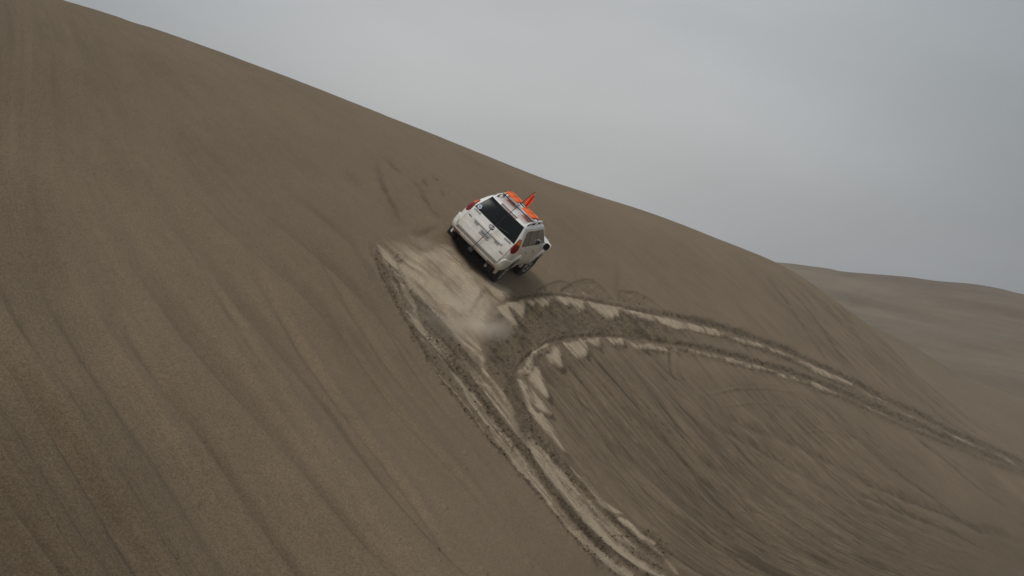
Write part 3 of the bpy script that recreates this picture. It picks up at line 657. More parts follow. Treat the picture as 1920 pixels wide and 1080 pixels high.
def tag(o, label, cat, group=None):
    o['label'] = label; o['category'] = cat
    if group: o['group'] = group
    return o

# ------------------------------------------------------------------ vehicle materials
M['paint'] = mat('pearl_paint', (.77, .76, .72), .26, 0, .5, coat=.7, noise=(3.2, (.67, .65, .60), .45, .75))
M['paint_trim'] = mat('grey_trim', (.42, .41, .39), .45, noise=(6, (.33, .31, .28), .4, .7))
M['glass'] = mat('tinted_glass', (.006, .008, .010), .10, 0, .08, noise=(4, (.010, .012, .013), .4, .7))
M['side_glass'] = mat('side_glass', (.035, .034, .030), .08, 0, .6, noise=(2.5, (.085, .08, .068), .46, .60))
M['black'] = mat('black_plastic', (.018, .018, .018), .6, noise=(20, (.03, .028, .025), .4, .7))
M['under'] = mat('underside_black', (.006, .006, .0055), .9, spec=.1, noise=(9, (.012, .010, .008), .4, .7))
M['seam'] = mat('seam_shadow_gap', (.02, .02, .02), .8, noise=(20, (.03, .03, .03), .4, .7))
M['rubber'] = mat('rubber', (.016, .015, .014), .85, noise=(14, (.05, .042, .03), .5, .8), bump=(60, .004))
M['alloy'] = mat('alloy', (.34, .335, .32), .35, .8, noise=(12, (.22, .20, .17), .4, .7))
M['red_lens'] = mat('red_lens', (.20, .010, .010), .3, 0, .25, noise=(18, (.12, .006, .008), .4, .7))
M['amber_lens'] = mat('amber_lens', (.55, .12, .015), .3, 0, .25, noise=(18, (.42, .08, .01), .4, .7))
M['clear_lens'] = mat('clear_lens', (.32, .36, .38), .12, 0, .6, noise=(30, (.2, .22, .24), .4, .7))
M['chrome'] = mat('chrome', (.62, .63, .64), .2, .9, noise=(15, (.5, .5, .5), .4, .7))
M['badge'] = mat('dark_badge', (.06, .06, .06), .3, .5, noise=(20, (.09, .09, .09), .4, .7))
M['plate'] = mat('licence_plate', (.50, .51, .47), .4, noise=(10, (.40, .40, .36), .4, .7))
M['plate_blue'] = mat('plate_ink', (.10, .15, .20), .5, noise=(20, (.14, .18, .22), .4, .7))
M['plate_red'] = mat('plate_red', (.4, .12, .1), .5, noise=(20, (.35, .15, .12), .4, .7))
M['sticker'] = mat('sticker_white', (.50, .55, .60), .5, noise=(40, (.22, .30, .42), .45, .6))
M['orange'] = mat('orange_plastic', (.90, .17, .025), .6, spec=.3, noise=(12, (.78, .13, .02), .45, .7))
M['orange_cloth'] = mat('orange_cloth', (.90, .13, .03), .8, noise=(9, (.72, .085, .02), .4, .7))

def dusty(m, tan=(.40, .32, .22)):
    t = m.node_tree; b = t.nodes['Principled BSDF']; l = t.links.new
    src = b.inputs['Base Color'].links[0].from_socket
    c = t.nodes.new('ShaderNodeTexCoord'); sp = t.nodes.new('ShaderNodeSeparateXYZ'); l(c.outputs['Object'], sp.inputs[0])
    n = t.nodes.new('ShaderNodeTexNoise'); n.inputs['Scale'].default_value = 3.5; n.inputs['Detail'].default_value = 7; n.inputs['Roughness'].default_value = .65; l(c.outputs['Object'], n.inputs['Vector'])
    r = t.nodes.new('ShaderNodeMapRange'); l(sp.outputs[2], r.inputs[0])
    for i, v in enumerate((.35, 1.05, .5, .06)): r.inputs[i+1].default_value = v
    x = t.nodes.new('ShaderNodeMath'); x.operation = 'MULTIPLY'; l(r.outputs[0], x.inputs[0])
    r2 = t.nodes.new('ShaderNodeMapRange'); l(n.outputs[0], r2.inputs[0])
    for i, v in enumerate((.32, .66, .25, 1.25)): r2.inputs[i+1].default_value = v
    l(r2.outputs[0], x.inputs[1])
    k = t.nodes.new('ShaderNodeMix'); k.data_type = 'RGBA'; l(x.outputs[0], k.inputs[0]); l(src, k.inputs[6]); k.inputs[7].default_value = (*tan, 1); l(k.outputs[2], b.inputs['Base Color'])
    y = t.nodes.new('ShaderNodeMapRange'); l(x.outputs[0], y.inputs[0]); y.inputs[3].default_value = b.inputs['Roughness'].default_value; y.inputs[4].default_value = .9; l(y.outputs[0], b.inputs['Roughness'])
dusty(M['paint']); dusty(M['glass'], (.03, .028, .024)); dusty(M['paint_trim']); dusty(M['rubber'], (.07, .055, .04))
# ------------------------------------------------------------------ the off-road wagon
CR = C2W@np.array([[.707, .240, .665], [.697, -.076, -.713], [-.120, .968, -.221]])
Uo, _, Vo = np.linalg.svd(CR); CR = Uo@Vo
CAR = Matrix(CR.tolist()).to_4x4(); CAR.translation = Vector((OW+0.09*NW).tolist())
car = empty('suv', CAR)
tag(car, 'white muddy off-road suv climbing the dune, seen from behind', 'suv')

ZT = [.36, .39, .44, .55, .70, .88, 1.04, 1.12, 1.16, 1.21, 1.40, 1.56, 1.63, 1.67, 1.69, 1.70]
YR = [-.84, -.91, -.955, -.965, -.955, -.945, -.93, -.925, -.915, -.90, -.80, -.71, -.66, -.58, -.42, -.1]
YF = [3.45, 3.58, 3.68, 3.74, 3.74, 3.70, 3.58, 3.42, 2.75, 2.58, 2.16, 1.86, 1.70, 1.52, 1.2, .8]
HW = [.80, .85, .885, .905, .915, .92, .91, .90, .885, .865, .775, .695, .655, .60, .50, .30]
RC = [.16, .18, .20, .21, .21, .21, .20, .20, .19, .18, .13, .09, .08, .09, .16, .15]
def sec(z): return [float(np.interp(z, ZT, q)) for q in (YR, YF, HW, RC)]
def outline(z, n=100):
    """closed outline at height z starting at the middle of the rear, running to the right"""
    yr, yf, hw, rc = sec(z); pts = []
    for x in np.linspace(0, hw-rc, 14)[:-1]: pts.append((x, yr))
    for a in np.linspace(0, math.pi/2, 12)[:-1]: pts.append((hw-rc+rc*math.sin(a), yr+rc-rc*math.cos(a)))
    rf = rc*1.5
    for y in np.linspace(yr+rc, yf-rf, 40)[:-1]: pts.append((hw, y))
    for a in np.linspace(0, math.pi/2, 10)[:-1]: pts.append((hw-rf+rf*math.cos(a), yf-rf+rf*math.sin(a)))
    for x in np.linspace(hw-rf, 0, 14): pts.append((x, yf))
    p = np.array(pts); ym = (yr+yf)/2
    p[:, 1] += np.where(p[:, 1] < 0, .06*(p[:, 0]/hw)**2, -.10*(p[:, 0]/hw)**2*(p[:, 1] > 2))
    p[:, 0] *= 1-.035*np.clip(np.abs(p[:, 1]-ym)/((yf-yr)/2), 0, 1)**3
    return p
def rear_pt(arc, z, off=0.0):
    p = outline(z); s = np.r_[0, np.cumsum(np.hypot(*np.diff(p, axis=0).T))]
    sg = -1 if arc < 0 else 1; a = abs(arc)
    x = np.interp(a, s, p[:, 0]); y = np.interp(a, s, p[:, 1])
    x2 = np.interp(a+.02, s, p[:, 0])-np.interp(max(a-.02, 0), s, p[:, 0]); y2 = np.interp(a+.02, s, p[:, 1])-np.interp(max(a-.02, 0), s, p[:, 1])
    l_ = math.hypot(x2, y2); nx, ny = y2/l_, -x2/l_
    return np.array([sg*(x+off*nx), y+off*ny, z])
def side_pt(y, z, sg=1, off=0.0):
    p = outline(z); k = slice(25, 64)
    return np.array([sg*(np.interp(y, p[k, 1], p[k, 0])+off), y, z])
def patch(fn, us, zs_, off, name, m, parent, thick=.02, z_fn=None):
    """panel lying on the body: us = list of (u0, u1) per z row"""
    nu = 29; V_ = []; F_ = []; nz_ = len(zs_)
    for layer, of in ((0, off), (1, off-thick)):
        for (u0, u1), z in zip(us, zs_):
            for t in np.linspace(0, 1, nu): V_.append(fn(u0+(u1-u0)*t, z, of))
    id_ = lambda l, i, j: l*nz_*nu+i*nu+j
    for i in range(nz_-1):
        for j in range(nu-1):
            F_.append((id_(0, i, j), id_(0, i, j+1), id_(0, i+1, j+1), id_(0, i+1, j))); F_.append((id_(1, i, j), id_(1, i+1, j), id_(1, i+1, j+1), id_(1, i, j+1)))
    for i in range(nz_-1):
        for j in (0, nu-1): F_.append((id_(0, i, j), id_(0, i+1, j), id_(1, i+1, j), id_(1, i, j)))
    for j in range(nu-1):
        for i in (0, nz_-1): F_.append((id_(0, i, j), id_(0, i, j+1), id_(1, i, j+1), id_(1, i, j)))
    return mesh_obj(name, V_, F_, m, parent)

# body shell
zz = np.unique(np.r_[np.linspace(.36, 1.70, 56), ZT]); V_ = []; F_ = []
for z in zz:
    p = outline(z); full = list(p)+[(-x, y) for x, y in p[::-1][1:-1]]
    V_ += [(x, y, z) for x, y in full]
nn = len(full)
for i in range(len(zz)-1):
    for j in range(nn): F_.append((i*nn+j, i*nn+(j+1) % nn, (i+1)*nn+(j+1) % nn, (i+1)*nn+j))
F_ += [tuple(range(nn))[::-1], tuple(range((len(zz)-1)*nn, len(zz)*nn))]
body = mesh_obj('body', V_, F_, M['paint'], car)
cut = []
WY = (0.0, 2.79); WR = .40; WZ = .295; AZ = .365
cv = []; cf_ = []
for sg in (-1, 1):
    for y in WY:
        pr = [(.58, 0.001), (.58, .455), (1.2, .455), (1.2, 0.001)]
        v, f = lathe_x([(sg*a, b) for a, b in pr], 40, 0, y, AZ); (cv, cf_) = join((cv, cf_), (v, f))
cutter = mesh_obj('wheel_cut', cv, cf_, M['black'])
bo = body.modifiers.new('arches', 'BOOLEAN'); bo.object = cutter; bo.operation = 'DIFFERENCE'; bo.solver = 'EXACT'
body.parent = None
dg = bpy.context.evaluated_depsgraph_get(); nm = bpy.data.meshes.new_from_object(body.evaluated_get(dg))
body.modifiers.clear(); old = body.data; body.data = nm; bpy.data.objects.remove(cutter); body.parent = car
nm.polygons.foreach_set('use_smooth', np.ones(len(nm.polygons), bool)); nm.set_sharp_from_angle(angle=math.radians(35))

# roof, slightly crowned, and rear spoiler lip
pr_ = []
lip = patch(rear_pt, [(-.60, .60), (-.58, .58), (-.50, .50)], [1.645, 1.67, 1.688], .04, 'roof_spoiler', M['paint'], car, thick=.06)
patch(rear_pt, [(-.27, .27), (-.265, .265)], [1.652, 1.672], .047, 'high_brake_lamp', M['red_lens'], lip, thick=.02)
patch(rear_pt, [(-.28, .28), (-.275, .275)], [1.672, 1.683], .046, 'lamp_housing', M['black'], lip, thick=.02)
# rear window
gz = [1.20, 1.21, 1.26, 1.32, 1.40, 1.48, 1.56, 1.60, 1.63, 1.645]
rw = patch(rear_pt, [(-np.interp(z, [1.2, 1.65], [.71, .575]), np.interp(z, [1.2, 1.65], [.71, .575])) for z in gz], gz, .012, 'rear_window', M['glass'], car, thick=.02)
V_, F_ = tube_vf([rear_pt(.10, 1.23, .03), rear_pt(.26, 1.26, .03), rear_pt(.42, 1.29, .03)], .012, 8); mesh_obj('wiper', V_, F_, M['black'], rw)
ang = np.linspace(0, 2*math.pi, 25)[:-1]
c0 = [rear_pt(-.60+.055*math.cos(a), 1.265+.055*math.sin(a), .0165) for a in ang]; c1 = [rear_pt(-.60+.055*math.cos(a), 1.265+.055*math.sin(a), .010) for a in ang]
mesh_obj('sticker', c0+c1, [tuple(range(24))]+[(i, (i+1) % 24, 24+(i+1) % 24, 24+i) for i in range(24)], M['sticker'], rw, smooth_=False)
c0 = [rear_pt(-.60+.03*math.cos(a), 1.265+.03*math.sin(a), .0185) for a in ang]; c1 = [rear_pt(-.60+.03*math.cos(a), 1.265+.03*math.sin(a), .014) for a in ang]
mesh_obj('sticker_centre', c0+c1, [tuple(range(24))]+[(i, (i+1) % 24, 24+(i+1) % 24, 24+i) for i in range(24)], M['plate_blue'], rw, smooth_=False)
# tailgate over a dark shut line
tz = [.565, .62, .7, .8, .9, 1.0, 1.12, 1.188]
patch(rear_pt, [(-.735, .735)]*8, [.555]+tz[1:-1]+[1.196], .004, 'shut_line', M['seam'], car, thick=.02)
tg = patch(rear_pt, [(-.725, .725)]*8, tz, .010, 'tailgate', M['paint'], car, thick=.02)
# lower crease of the tailgate bulging out, and the recess for the plate
patch(rear_pt, [(-.71, .71), (-.71, .71), (-.69, .69), (-.60, .60)], [.572, .62, .70, .75], .036, 'tailgate_swage', M['paint'], tg, thick=.035)
patch(rear_pt, [(-.43, .43), (-.45, .45), (-.45, .45), (-.43, .43)], [.77, .81, .93, .965], .0115, 'plate_recess', M['paint'], tg, thick=.005)
gb = patch(rear_pt, [(-.49, .49), (-.495, .495), (-.485, .485)], [.965, .985, 1.012], .045, 'tailgate_garnish', M['paint'], tg, thick=.04)
patch(rear_pt, [(-.465, .465), (-.465, .465)], [.957, .9645], .041, 'chrome_strip', M['chrome'], gb, thick=.035)
for sg in (-1, 1): patch(rear_pt, [(sg*.30, sg*.43), (sg*.30, sg*.43)], [.885, .945], .022, 'reversing_lamp', M['clear_lens'], tg, thick=.012)
pl = patch(rear_pt, [(-.165, .165)]*2, [.775, .915], .020, 'licence_plate', M['plate'], tg, thick=.01)
patch(rear_pt, [(-.155, .155)]*2, [.78, .798], .0225, 'plate_band', M['plate_red'], pl, thick=.004)
for i, (a0, a1) in enumerate([(-.125, -.085), (-.07, -.03), (-.018, .022), (.04, .08), (.092, .13)]):
    patch(rear_pt, [(a0, a1)]*2, [.818, .878], .0225, 'plate_mark', M['plate_blue'], pl, thick=.004)
# lettering and the emblem
def letters(txt, arc, z, size, m, parent, name, off=.013):
    cu = bpy.data.curves.new(name, 'FONT'); cu.body = txt; cu.size = size; cu.extrude = .003; cu.align_x = 'CENTER'; cu.align_y = 'CENTER'; cu.space_character = 1.1; cu.offset = size*.015
    o = bpy.data.objects.new(name, cu); COL.objects.link(o)
    d = bpy.context.evaluated_depsgraph_get(); me = bpy.data.meshes.new_from_object(o.evaluated_get(d)); bpy.data.objects.remove(o)
    p = rear_pt(arc, z, off); p2 = rear_pt(arc+.03, z, off); xx = p2-p; xx /= np.linalg.norm(xx); zz_ = np.array([0, 0, 1.0]); zz_ -= xx*(zz_@xx); zz_ /= np.linalg.norm(zz_)
    nn_ = np.cross(xx, zz_)
    mt = Matrix(np.stack([xx, zz_, nn_], 1).tolist()).to_4x4(); mt.translation = Vector(p.tolist()); me.transform(mt)
    me.materials.clear(); me.materials.append(m); q = bpy.data.objects.new(name, me); COL.objects.link(q); q.parent = parent; return q
letters('LEXUS', -.555, 1.142, .075, M['badge'], tg, 'lettering'); letters('GX470', .54, 1.135, .07, M['badge'], tg, 'lettering')
letters('4WD', .62, .80, .05, M['badge'], tg, 'lettering'); patch(rear_pt, [(-.68, -.57)]*2, [.93, .955], .0135, 'small_badge', M['badge'], tg, thick=.003)
ring = [rear_pt(.075*math.cos(a), 1.115+.052*math.sin(a), .016) for a in np.linspace(0, 2*math.pi, 33)]
V_, F_ = tube_vf(ring, .0085, 6); V2, F2 = tube_vf([rear_pt(.02, 1.153, .016), rear_pt(-.03, 1.095, .016), rear_pt(.052, 1.092, .016)], .008, 6)
mesh_obj('emblem', *join((V_, F_), (V2, F2)), M['badge'], tg)

# tail lamps: red below, amber on top, wrapping round the corner
for sg in (-1, 1):
    lz = [.96, 1.0, 1.06, 1.14, 1.21, 1.29, 1.37]
    a0 = [.82, .765, .74, .74, .74, .735, .73]; a1 = [.86, .91, .945, .95, .92, .87, .80]
    tl_ = patch(rear_pt, [(sg*x, sg*y) for x, y in zip(a0, a1)], lz, .014, 'tail_lamp', M['red_lens'], car, thick=.03)
    patch(rear_pt, [(sg*x, sg*y) for x, y in [(.765, .905), (.765, .885), (.755, .84), (.745, .79)]], [1.225, 1.26, 1.31, 1.355], .020, 'amber_lens', M['amber_lens'], tl_, thick=.012)
# rear bumper
bz = [.365, .395, .46, .53, .548]
bp_ = patch(rear_pt, [(-1.20, 1.20), (-1.27, 1.27), (-1.28, 1.28), (-1.22, 1.22), (-1.21, 1.21)], bz, .05, 'rear_bumper', M['paint'], car, thick=.10)
patch(rear_pt, [(-.72, .72), (-.72, .72)], [.5485, .556], .062, 'step_pad', M['paint_trim'], bp_, thick=.07)
for zg in (.50, .522): patch(rear_pt, [(-.70, .70)]*2, [zg, zg+.010], .0535, 'step_groove', M['black'], bp_, thick=.01)
for sg in (-1, 1):
    patch(rear_pt, [(sg*.75, sg*1.22), (sg*.76, sg*1.21), (sg*.79, sg*1.16), (sg*.84, sg*1.08)], [.5485, .62, .70, .76], .045, 'bumper_corner', M['paint'], bp_, thick=.06)
    patch(rear_pt, [(sg*.50, sg*.72)]*2, [.40, .425], .056, 'reflector', M['red_lens'], bp_, thick=.01)
v, f = box_vf((0, -1.00, .33), (.12, .16, .09)); mesh_obj('tow_hitch', v, f, M['black'], car, bevel=.012)
# underside
v, f = box_vf((0, 1.40, .26), (1.0, 4.2, .2)); mesh_obj('underbody', v, f, M['under'], car, bevel=.03)
for y in WY:
    V_, F_ = join(tube_vf([(-.7, y, WZ), (.7, y, WZ)], .05, 10), tube_vf([(-.16, y, WZ), (0, y, WZ), (.16, y, WZ)], [.08, .15, .08], 12)); mesh_obj('axle', V_, F_, M['under'], car)
sp_ = lathe_x([(-.1, .001), (-.1, .33), (0, .37), (.1, .33), (.1, .001)], 32); mesh_obj('spare_wheel', [(y, -.52+z, .25-x*.8) for x, y, z in sp_[0]], sp_[1], M['under'], car)
V_, F_ = tube_vf([(.48, -.2, .30), (.52, -.8, .29), (.56, -.98, .28)], .035, 10); mesh_obj('exhaust_pipe', V_, F_, M['alloy'], car)
# wheels
def make_wheel(x, y, steer=0):
    sg = 1 if x > 0 else -1
    e = empty('wheel', Matrix.Identity(4)); e.parent = car; e.matrix_parent_inverse = Matrix.Identity(4)
    e.location = (x, y, WZ); e.rotation_euler = (0, 0, steer)
    prof = [(-.11, .23), (-.128, .27), (-.132, .32), (-.12, .375), (-.10, .391), (-.05, .395), (0, .396), (.05, .395), (.10, .391), (.12, .375), (.132, .32), (.128, .27), (.11, .23), (.0, .21), (-.11, .23)]
    ty_ = mesh_obj('tyre', *lathe_x(prof, 48), M['rubber'], e)
    lv, lf = [], []
    for j in range(36):
        a = 2*math.pi*j/36
        for s2, dx in ((-1, -.07), (1, .07)):
            v, f = box_vf((dx, 0, 0), (.085, .035, .018)); aa = a+(s2*.045)
            v = [(px_, (.392+pz)*math.cos(aa)-py*math.sin(aa), (.392+pz)*math.sin(aa)+py*math.cos(aa)) for px_, py, pz in v]; lv, lf = join((lv, lf), (v, f))
    mesh_obj('tread', lv, lf, M['rubber'], ty_, smooth_=False)['kind'] = 'stuff'
    rp = [(sg*a, b) for a, b in [(.118, .245), (.125, .232), (.10, .222), (.02, .215), (-.08, .215), (-.09, .23)]]
    rim = mesh_obj('rim', *lathe_x(rp, 40), M['alloy'], e)
    sv, sf = lathe_x([(sg*.085, .001), (sg*.09, .05), (sg*.06, .075), (sg*.0, .08)], 24)
    for j in range(6):
        a = 2*math.pi*j/6+.3
        v, f = tube_vf([(sg*.075, .05*math.cos(a), .05*math.sin(a)), (sg*.082, .14*math.cos(a), .14*math.sin(a)), (sg*.095, .225*math.cos(a), .225*math.sin(a))], [.035, .028, .034], 8); sv, sf = join((sv, sf), (v, f))
    mesh_obj('spokes', sv, sf, M['alloy'], rim)
    mesh_obj('brake_disc', *lathe_x([(sg*.02, .001), (sg*.02, .17), (-sg*.01, .17)], 30), M['black'], rim)
for x, y in ((-.79, 0), (.79, 0), (-.79, 2.79), (.79, 2.79)): make_wheel(x, y, -.14 if y > 1 else 0)
# wheel-arch flares
for sg in (-1, 1):
    for y in WY:
        V_, F_ = [], []; rows_ = []
        for a in np.linspace(math.radians(-18), math.radians(198), 28):
            row = []
            for rr_, ox in ((.440, -.06), (.448, .030), (.470, .048), (.515, .044), (.560, .018), (.575, -.02)):
                py, pz = y+rr_*math.cos(a), AZ+rr_*math.sin(a)
                sx = side_pt(np.clip(py, -.74, 3.2), max(pz, .34))[0]
                row.append((sg*(sx+ox), py, pz))
            rows_.append(row)
        m6 = 6
        for r_ in rows_: V_ += r_
        for i in range(27):
            for j in range(m6-1): F_.append((i*m6+j, i*m6+j+1, (i+1)*m6+j+1, (i+1)*m6+j))
        mesh_obj('wheel_arch', V_, F_, M['paint'], car)
# side glass, pillars, doors, handles, sill step, mirror
for sg in (-1, 1):
    fn = lambda u, z, of, sg=sg: side_pt(u, z, sg, of)
    wz = [1.20, 1.21, 1.26, 1.32, 1.40, 1.48, 1.54, 1.575]
    for nm_, y0b, y0t, y1b, y1t in (('quarter_window', -.50, -.34, .10, .06), ('rear_door_window', .16, .12, .93, .90), ('front_door_window', 1.01, .98, 2.22, 1.55)):
        us = []
        for z in wz:
            t = (z-1.2)/.375; r0 = .05*max(0, 1-(z-1.2)/.05)+.06*max(0, (z-1.53)/.05)
            us.append((y0b+(y0t-y0b)*t+(r0 if nm_ == 'quarter_window' else 0), y1b+(y1t-y1b)*t-(r0 if nm_ == 'front_door_window' else 0)))
        patch(fn, us, wz, .010, nm_, M['side_glass'], car, thick=.02)
    for yb, yt in ((.13, .09), (.97, .94)):
        patch(fn, [(yb+(yt-yb)*(z-1.2)/.375-.032, yb+(yt-yb)*(z-1.2)/.375+.032) for z in wz], wz, .008, 'window_pillar', M['black'], car, thick=.02)
    for y0, y1, nm_ in ((.14, .96, 'rear_door'), (.98, 2.10, 'front_door')):
        dz = [.50, .6, .75, .9, 1.05, 1.17]; lo = [.30 if y0 < .5 else 0, .28 if y0 < .5 else 0, .2 if y0 < .5 else 0, .06 if y0 < .5 else 0, 0, 0]
        dr = patch(fn, [(y0+l_, y1) for l_ in lo], dz, .008, nm_, M['paint'], car, thick=.02)
        hy = y0+.16
        V_, F_ = tube_vf([side_pt(hy, 1.01, sg, .01), side_pt(hy+.02, 1.01, sg, .045), side_pt(hy+.16, 1.01, sg, .045), side_pt(hy+.18, 1.01, sg, .01)], .016, 8); mesh_obj('door_handle', V_, F_, M['chrome'], dr)
    # mirror
    V_ = []; F_ = []
    for i, (yy, sx, sz) in enumerate([(-.05, .085, .105), (-.035, .105, .125), (.02, .10, .12), (.08, .07, .085), (.11, .02, .03)]):
        for a in np.linspace(0, 2*math.pi, 21)[:-1]:
            ca, sa_ = math.cos(a), math.sin(a); V_.append((sg*(1.02+sx*abs(ca)**.7*np.sign(ca)), 2.02+yy, 1.20+sz*abs(sa_)**.7*np.sign(sa_)))
    for i in range(4):
        for j in range(20): F_.append((i*20+j, i*20+(j+1) % 20, (i+1)*20+(j+1) % 20, (i+1)*20+j))
    F_ += [tuple(range(20))[::-1], tuple(range(80, 100))]
    v2, f2 = box_vf((sg*.90, 2.05, 1.15), (.14, .05, .05))
    if sg < 0: V_ = [(x+.07, y, z-.09) for x, y, z in V_]
    mi = mesh_obj('side_mirror', *join((V_, F_), (v2, f2)), M['paint'], car)
    q = [(sg*(1.02+.082*abs(math.cos(a))**.7*np.sign(math.cos(a))), 1.966, 1.20+.10*abs(math.sin(a))**.7*np.sign(math.sin(a))) for a in np.linspace(0, 2*math.pi, 21)[:-1]]
    if sg < 0: q = [(x+.07, y, z-.09) for x, y, z in q]
    q2 = [(x, y+.012, z) for x, y, z in q]
    mesh_obj('mirror_glass', q+q2, [tuple(range(20))]+[(i, (i+1) % 20, 20+(i+1) % 20, 20+i) for i in range(20)], M['glass'], mi, smooth_=False)
    # roof rail
    ry = [(-.44, 1.66), (-.38, 1.715), (-.26, 1.74), (.2, 1.755), (.8, 1.76), (1.2, 1.75), (1.34, 1.72), (1.40, 1.66)]
    rl = mesh_obj('roof_rail', *tube_vf([(sg*.555, y, z) for y, z in ry], .026, 10), M['paint'], car)
    for y in (-.2, .42, 1.05):
        v, f = box_vf((sg*.555, y, 1.71), (.05, .10, .08)); mesh_obj('rail_foot', v, f, M['black'], rl, bevel=.012)
    V_, F_ = tube_vf([(sg*.60, -.50, 1.70), (sg*.6, -.52, 1.76)], .008, 6)
for y in (.10, .82):
    v, f = box_vf((0, y, 1.768), (1.14, .035, .025)); mesh_obj('cross_bar', v, f, M['black'], car, bevel=.01)

# ------------------------------------------------------------------ orange recovery boards strapped to the roof rack
def board(xc, yc, rz, label):
    mw = CAR@Matrix.Translation((xc, yc, 1.835))@Matrix.Rotation(rz, 4, 'Z')@Matrix.Rotation(math.radians(-4), 4, 'X')
    e = empty('recovery_board', mw); tag(e, label, 'board', 'orange boards on the roof rack')
    w2, l2 = .205, .46
    prof = [(-.86*w2, -l2), (-w2, -.78*l2), (-w2, .8*l2), (-.7*w2, l2), (.7*w2, l2), (w2, .8*l2), (w2, -.78*l2), (.86*w2, -l2)]
    v = [(x, y, -.012) for x, y in prof]+[(x, y, .022) for x, y in prof]; n8 = 8
    f = [tuple(range(8))[::-1], tuple(range(8, 16))]+[(i, (i+1) % 8, 8+(i+1) % 8, 8+i) for i in range(8)]
    mesh_obj('board_base', v, f, M['orange'], e, smooth_=False, bevel=.01)
    for i in range(9):
        y = -l2*.80+i*l2*.2
        v, f = join(box_vf((-.095, y, .030), (.165, .062, .018)), box_vf((.095, y+.02, .030), (.165, .062, .018))); mesh_obj('tread_block', v, f, M['orange'], e, smooth_=False, bevel=.006)
    for sx in (-.195, .195):
        v, f = box_vf((sx, 0, .028), (.018, 1.5*l2, .02)); mesh_obj('side_rib', v, f, M['orange'], e, smooth_=False, bevel=.006)
    for y in (-.12,):
        pts = [(-.2, y, -.06), (-.185, y, .05), (-.1, y+.02, .06), (.1, y-.01, .06), (.185, y, .05), (.2, y, -.06)]
        mesh_obj('strap', *tube_vf(pts, .006, 6), M['black'], e)
board(-.315, .46, .05, 'orange slotted recovery board strapped to the suv roof, on the side farther from the mirror')
board(.315, .36, -.03, 'orange slotted recovery board strapped to the suv roof, nearest the visible side mirror')

# ------------------------------------------------------------------ whip flag standing in the tow hitch
fl = empty('safety_flag', CAR@Matrix.Translation((0, -1.06, .36)))
tag(fl, 'thin black whip pole with an orange pennant rising from the suv tow hitch', 'flag')
pth = [(0, 0, 0), (.03, .0, .5), (.075, .0, 1.0), (.135, .0, 1.5), (.185, -.0, 1.87), (.238, 0, 2.23)]
mesh_obj('pole', *tube_vf(smooth(pth, 5), .0085, 8), M['black'], fl)
hp = np.array(smooth(pth, 5)); hz0 = 2.06; V_ = []; F_ = []; nu, nv = 14, 8
for i in range(nu):
    t = i/(nu-1)
    for j in range(nv):
        s = j/(nv-1); zt = 1.86+.35*s; bx_ = np.interp(zt, hp[:, 2], hp[:, 0])
        top = np.array([bx_, 0, zt]); fly = np.array([.375-.03*s, -.08, 1.77+.30*s])
        p = top+(fly-top)*t+np.array([.028*math.sin(6*t+1.5*s)*t, .05*math.sin(9*t+2*s)*min(1, 3*t), -.03*t*t*(1-s)])
        V_.append(p)
for i in range(nu-1):
    for j in range(nv-1): F_.append((i*nv+j, i*nv+j+1, (i+1)*nv+j+1, (i+1)*nv+j))
n0 = len(V_); V_ += [np.array(p)+np.array([.004, -.004, 0]) for p in V_]; F_ += [tuple(i+n0 for i in q[::-1]) for q in F_]
mesh_obj('pennant', V_, F_, M['orange_cloth'], fl)

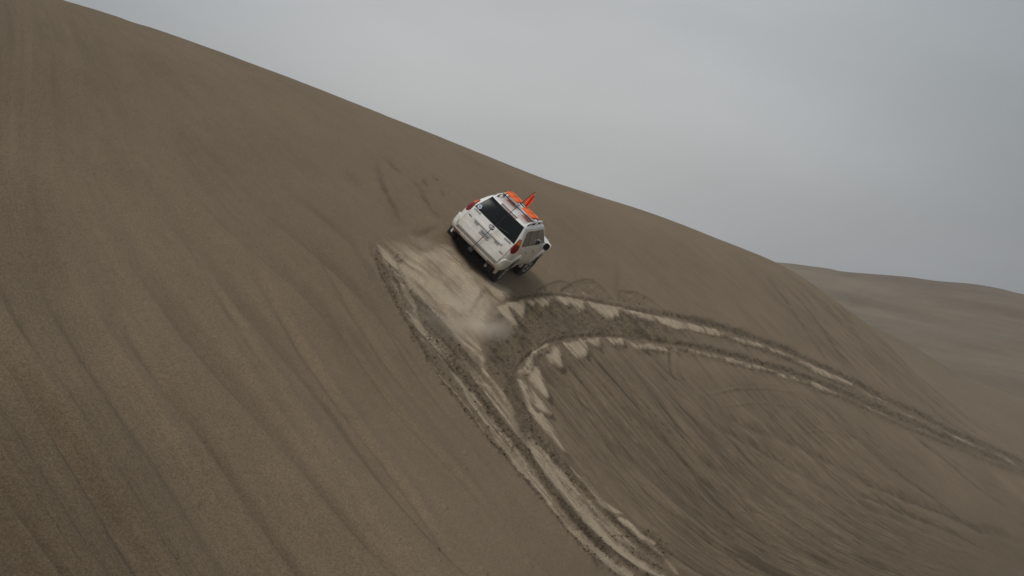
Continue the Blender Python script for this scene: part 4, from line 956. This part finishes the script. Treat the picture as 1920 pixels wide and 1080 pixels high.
# ------------------------------------------------------------------ dust thrown up behind the wheels
def vol_mat(name, color, dens, scale, fall=True):
    m = bpy.data.materials.new(name); m.use_nodes = True; t = m.node_tree; t.nodes.clear(); l = t.links.new
    o = t.nodes.new('ShaderNodeOutputMaterial'); pv = t.nodes.new('ShaderNodeVolumePrincipled'); l(pv.outputs[0], o.inputs['Volume'])
    pv.inputs['Color'].default_value = (*color, 1); pv.inputs['Anisotropy'].default_value = .2; pv.inputs['Density'].default_value = dens
    if fall:
        c = t.nodes.new('ShaderNodeTexCoord'); ln = t.nodes.new('ShaderNodeVectorMath'); ln.operation = 'LENGTH'; l(c.outputs['Object'], ln.inputs[0])
        r = t.nodes.new('ShaderNodeMapRange'); r.interpolation_type = 'SMOOTHSTEP'; l(ln.outputs['Value'], r.inputs[0])
        for i, v in enumerate((.2, .95, 1.0, 0.0)): r.inputs[i+1].default_value = v
        n = t.nodes.new('ShaderNodeTexNoise'); n.inputs['Scale'].default_value = scale; n.inputs['Detail'].default_value = 4; l(c.outputs['Object'], n.inputs['Vector'])
        r2 = t.nodes.new('ShaderNodeMapRange'); l(n.outputs[0], r2.inputs[0])
        for i, v in enumerate((.42, .68, 0.0, 1.0)): r2.inputs[i+1].default_value = v
        x = t.nodes.new('ShaderNodeMath'); x.operation = 'MULTIPLY'; l(r.outputs[0], x.inputs[0]); l(r2.outputs[0], x.inputs[1])
        y = t.nodes.new('ShaderNodeMath'); y.operation = 'MULTIPLY'; l(x.outputs[0], y.inputs[0]); y.inputs[1].default_value = dens; l(y.outputs[0], pv.inputs['Density'])
    return m
def dust(px, py, lift, size, dens, scale):
    _, a, b = survey(np.array(px, float), np.array(py, float)); p = face_pt(float(a), float(b), lift)
    R = np.stack([EA, EB, NW], 1); mw = Matrix(R.tolist()).to_4x4(); mw.translation = Vector(p.tolist())
    bm = bmesh.new(); bmesh.ops.create_icosphere(bm, subdivisions=3, radius=1.0); me = bpy.data.meshes.new('dust_cloud'); bm.to_mesh(me); bm.free()
    me.materials.append(vol_mat('dust', (.90, .80, .67), dens, scale)); o = bpy.data.objects.new('dust_cloud', me); COL.objects.link(o)
    o.matrix_world = mw@Matrix.Diagonal((*size, 1)); o['kind'] = 'stuff'
    return o
dust(852, 610, .2, (3.2, 1.0, .6), .75, 1.2)
dust(900, 618, .22, (1.5, .8, .7), .9, 1.1)
dust(790, 480, .12, (1.6, .6, .4), .8, 1.5)
# ------------------------------------------------------------------ the dusty air
v, f = box_vf((60, 300, -5), (1500, 1500, 110))
hz = mesh_obj('haze', v, f, vol_mat('haze', (.90, .90, .90), .00034, 1, fall=False), smooth_=False); hz['kind'] = 'stuff'
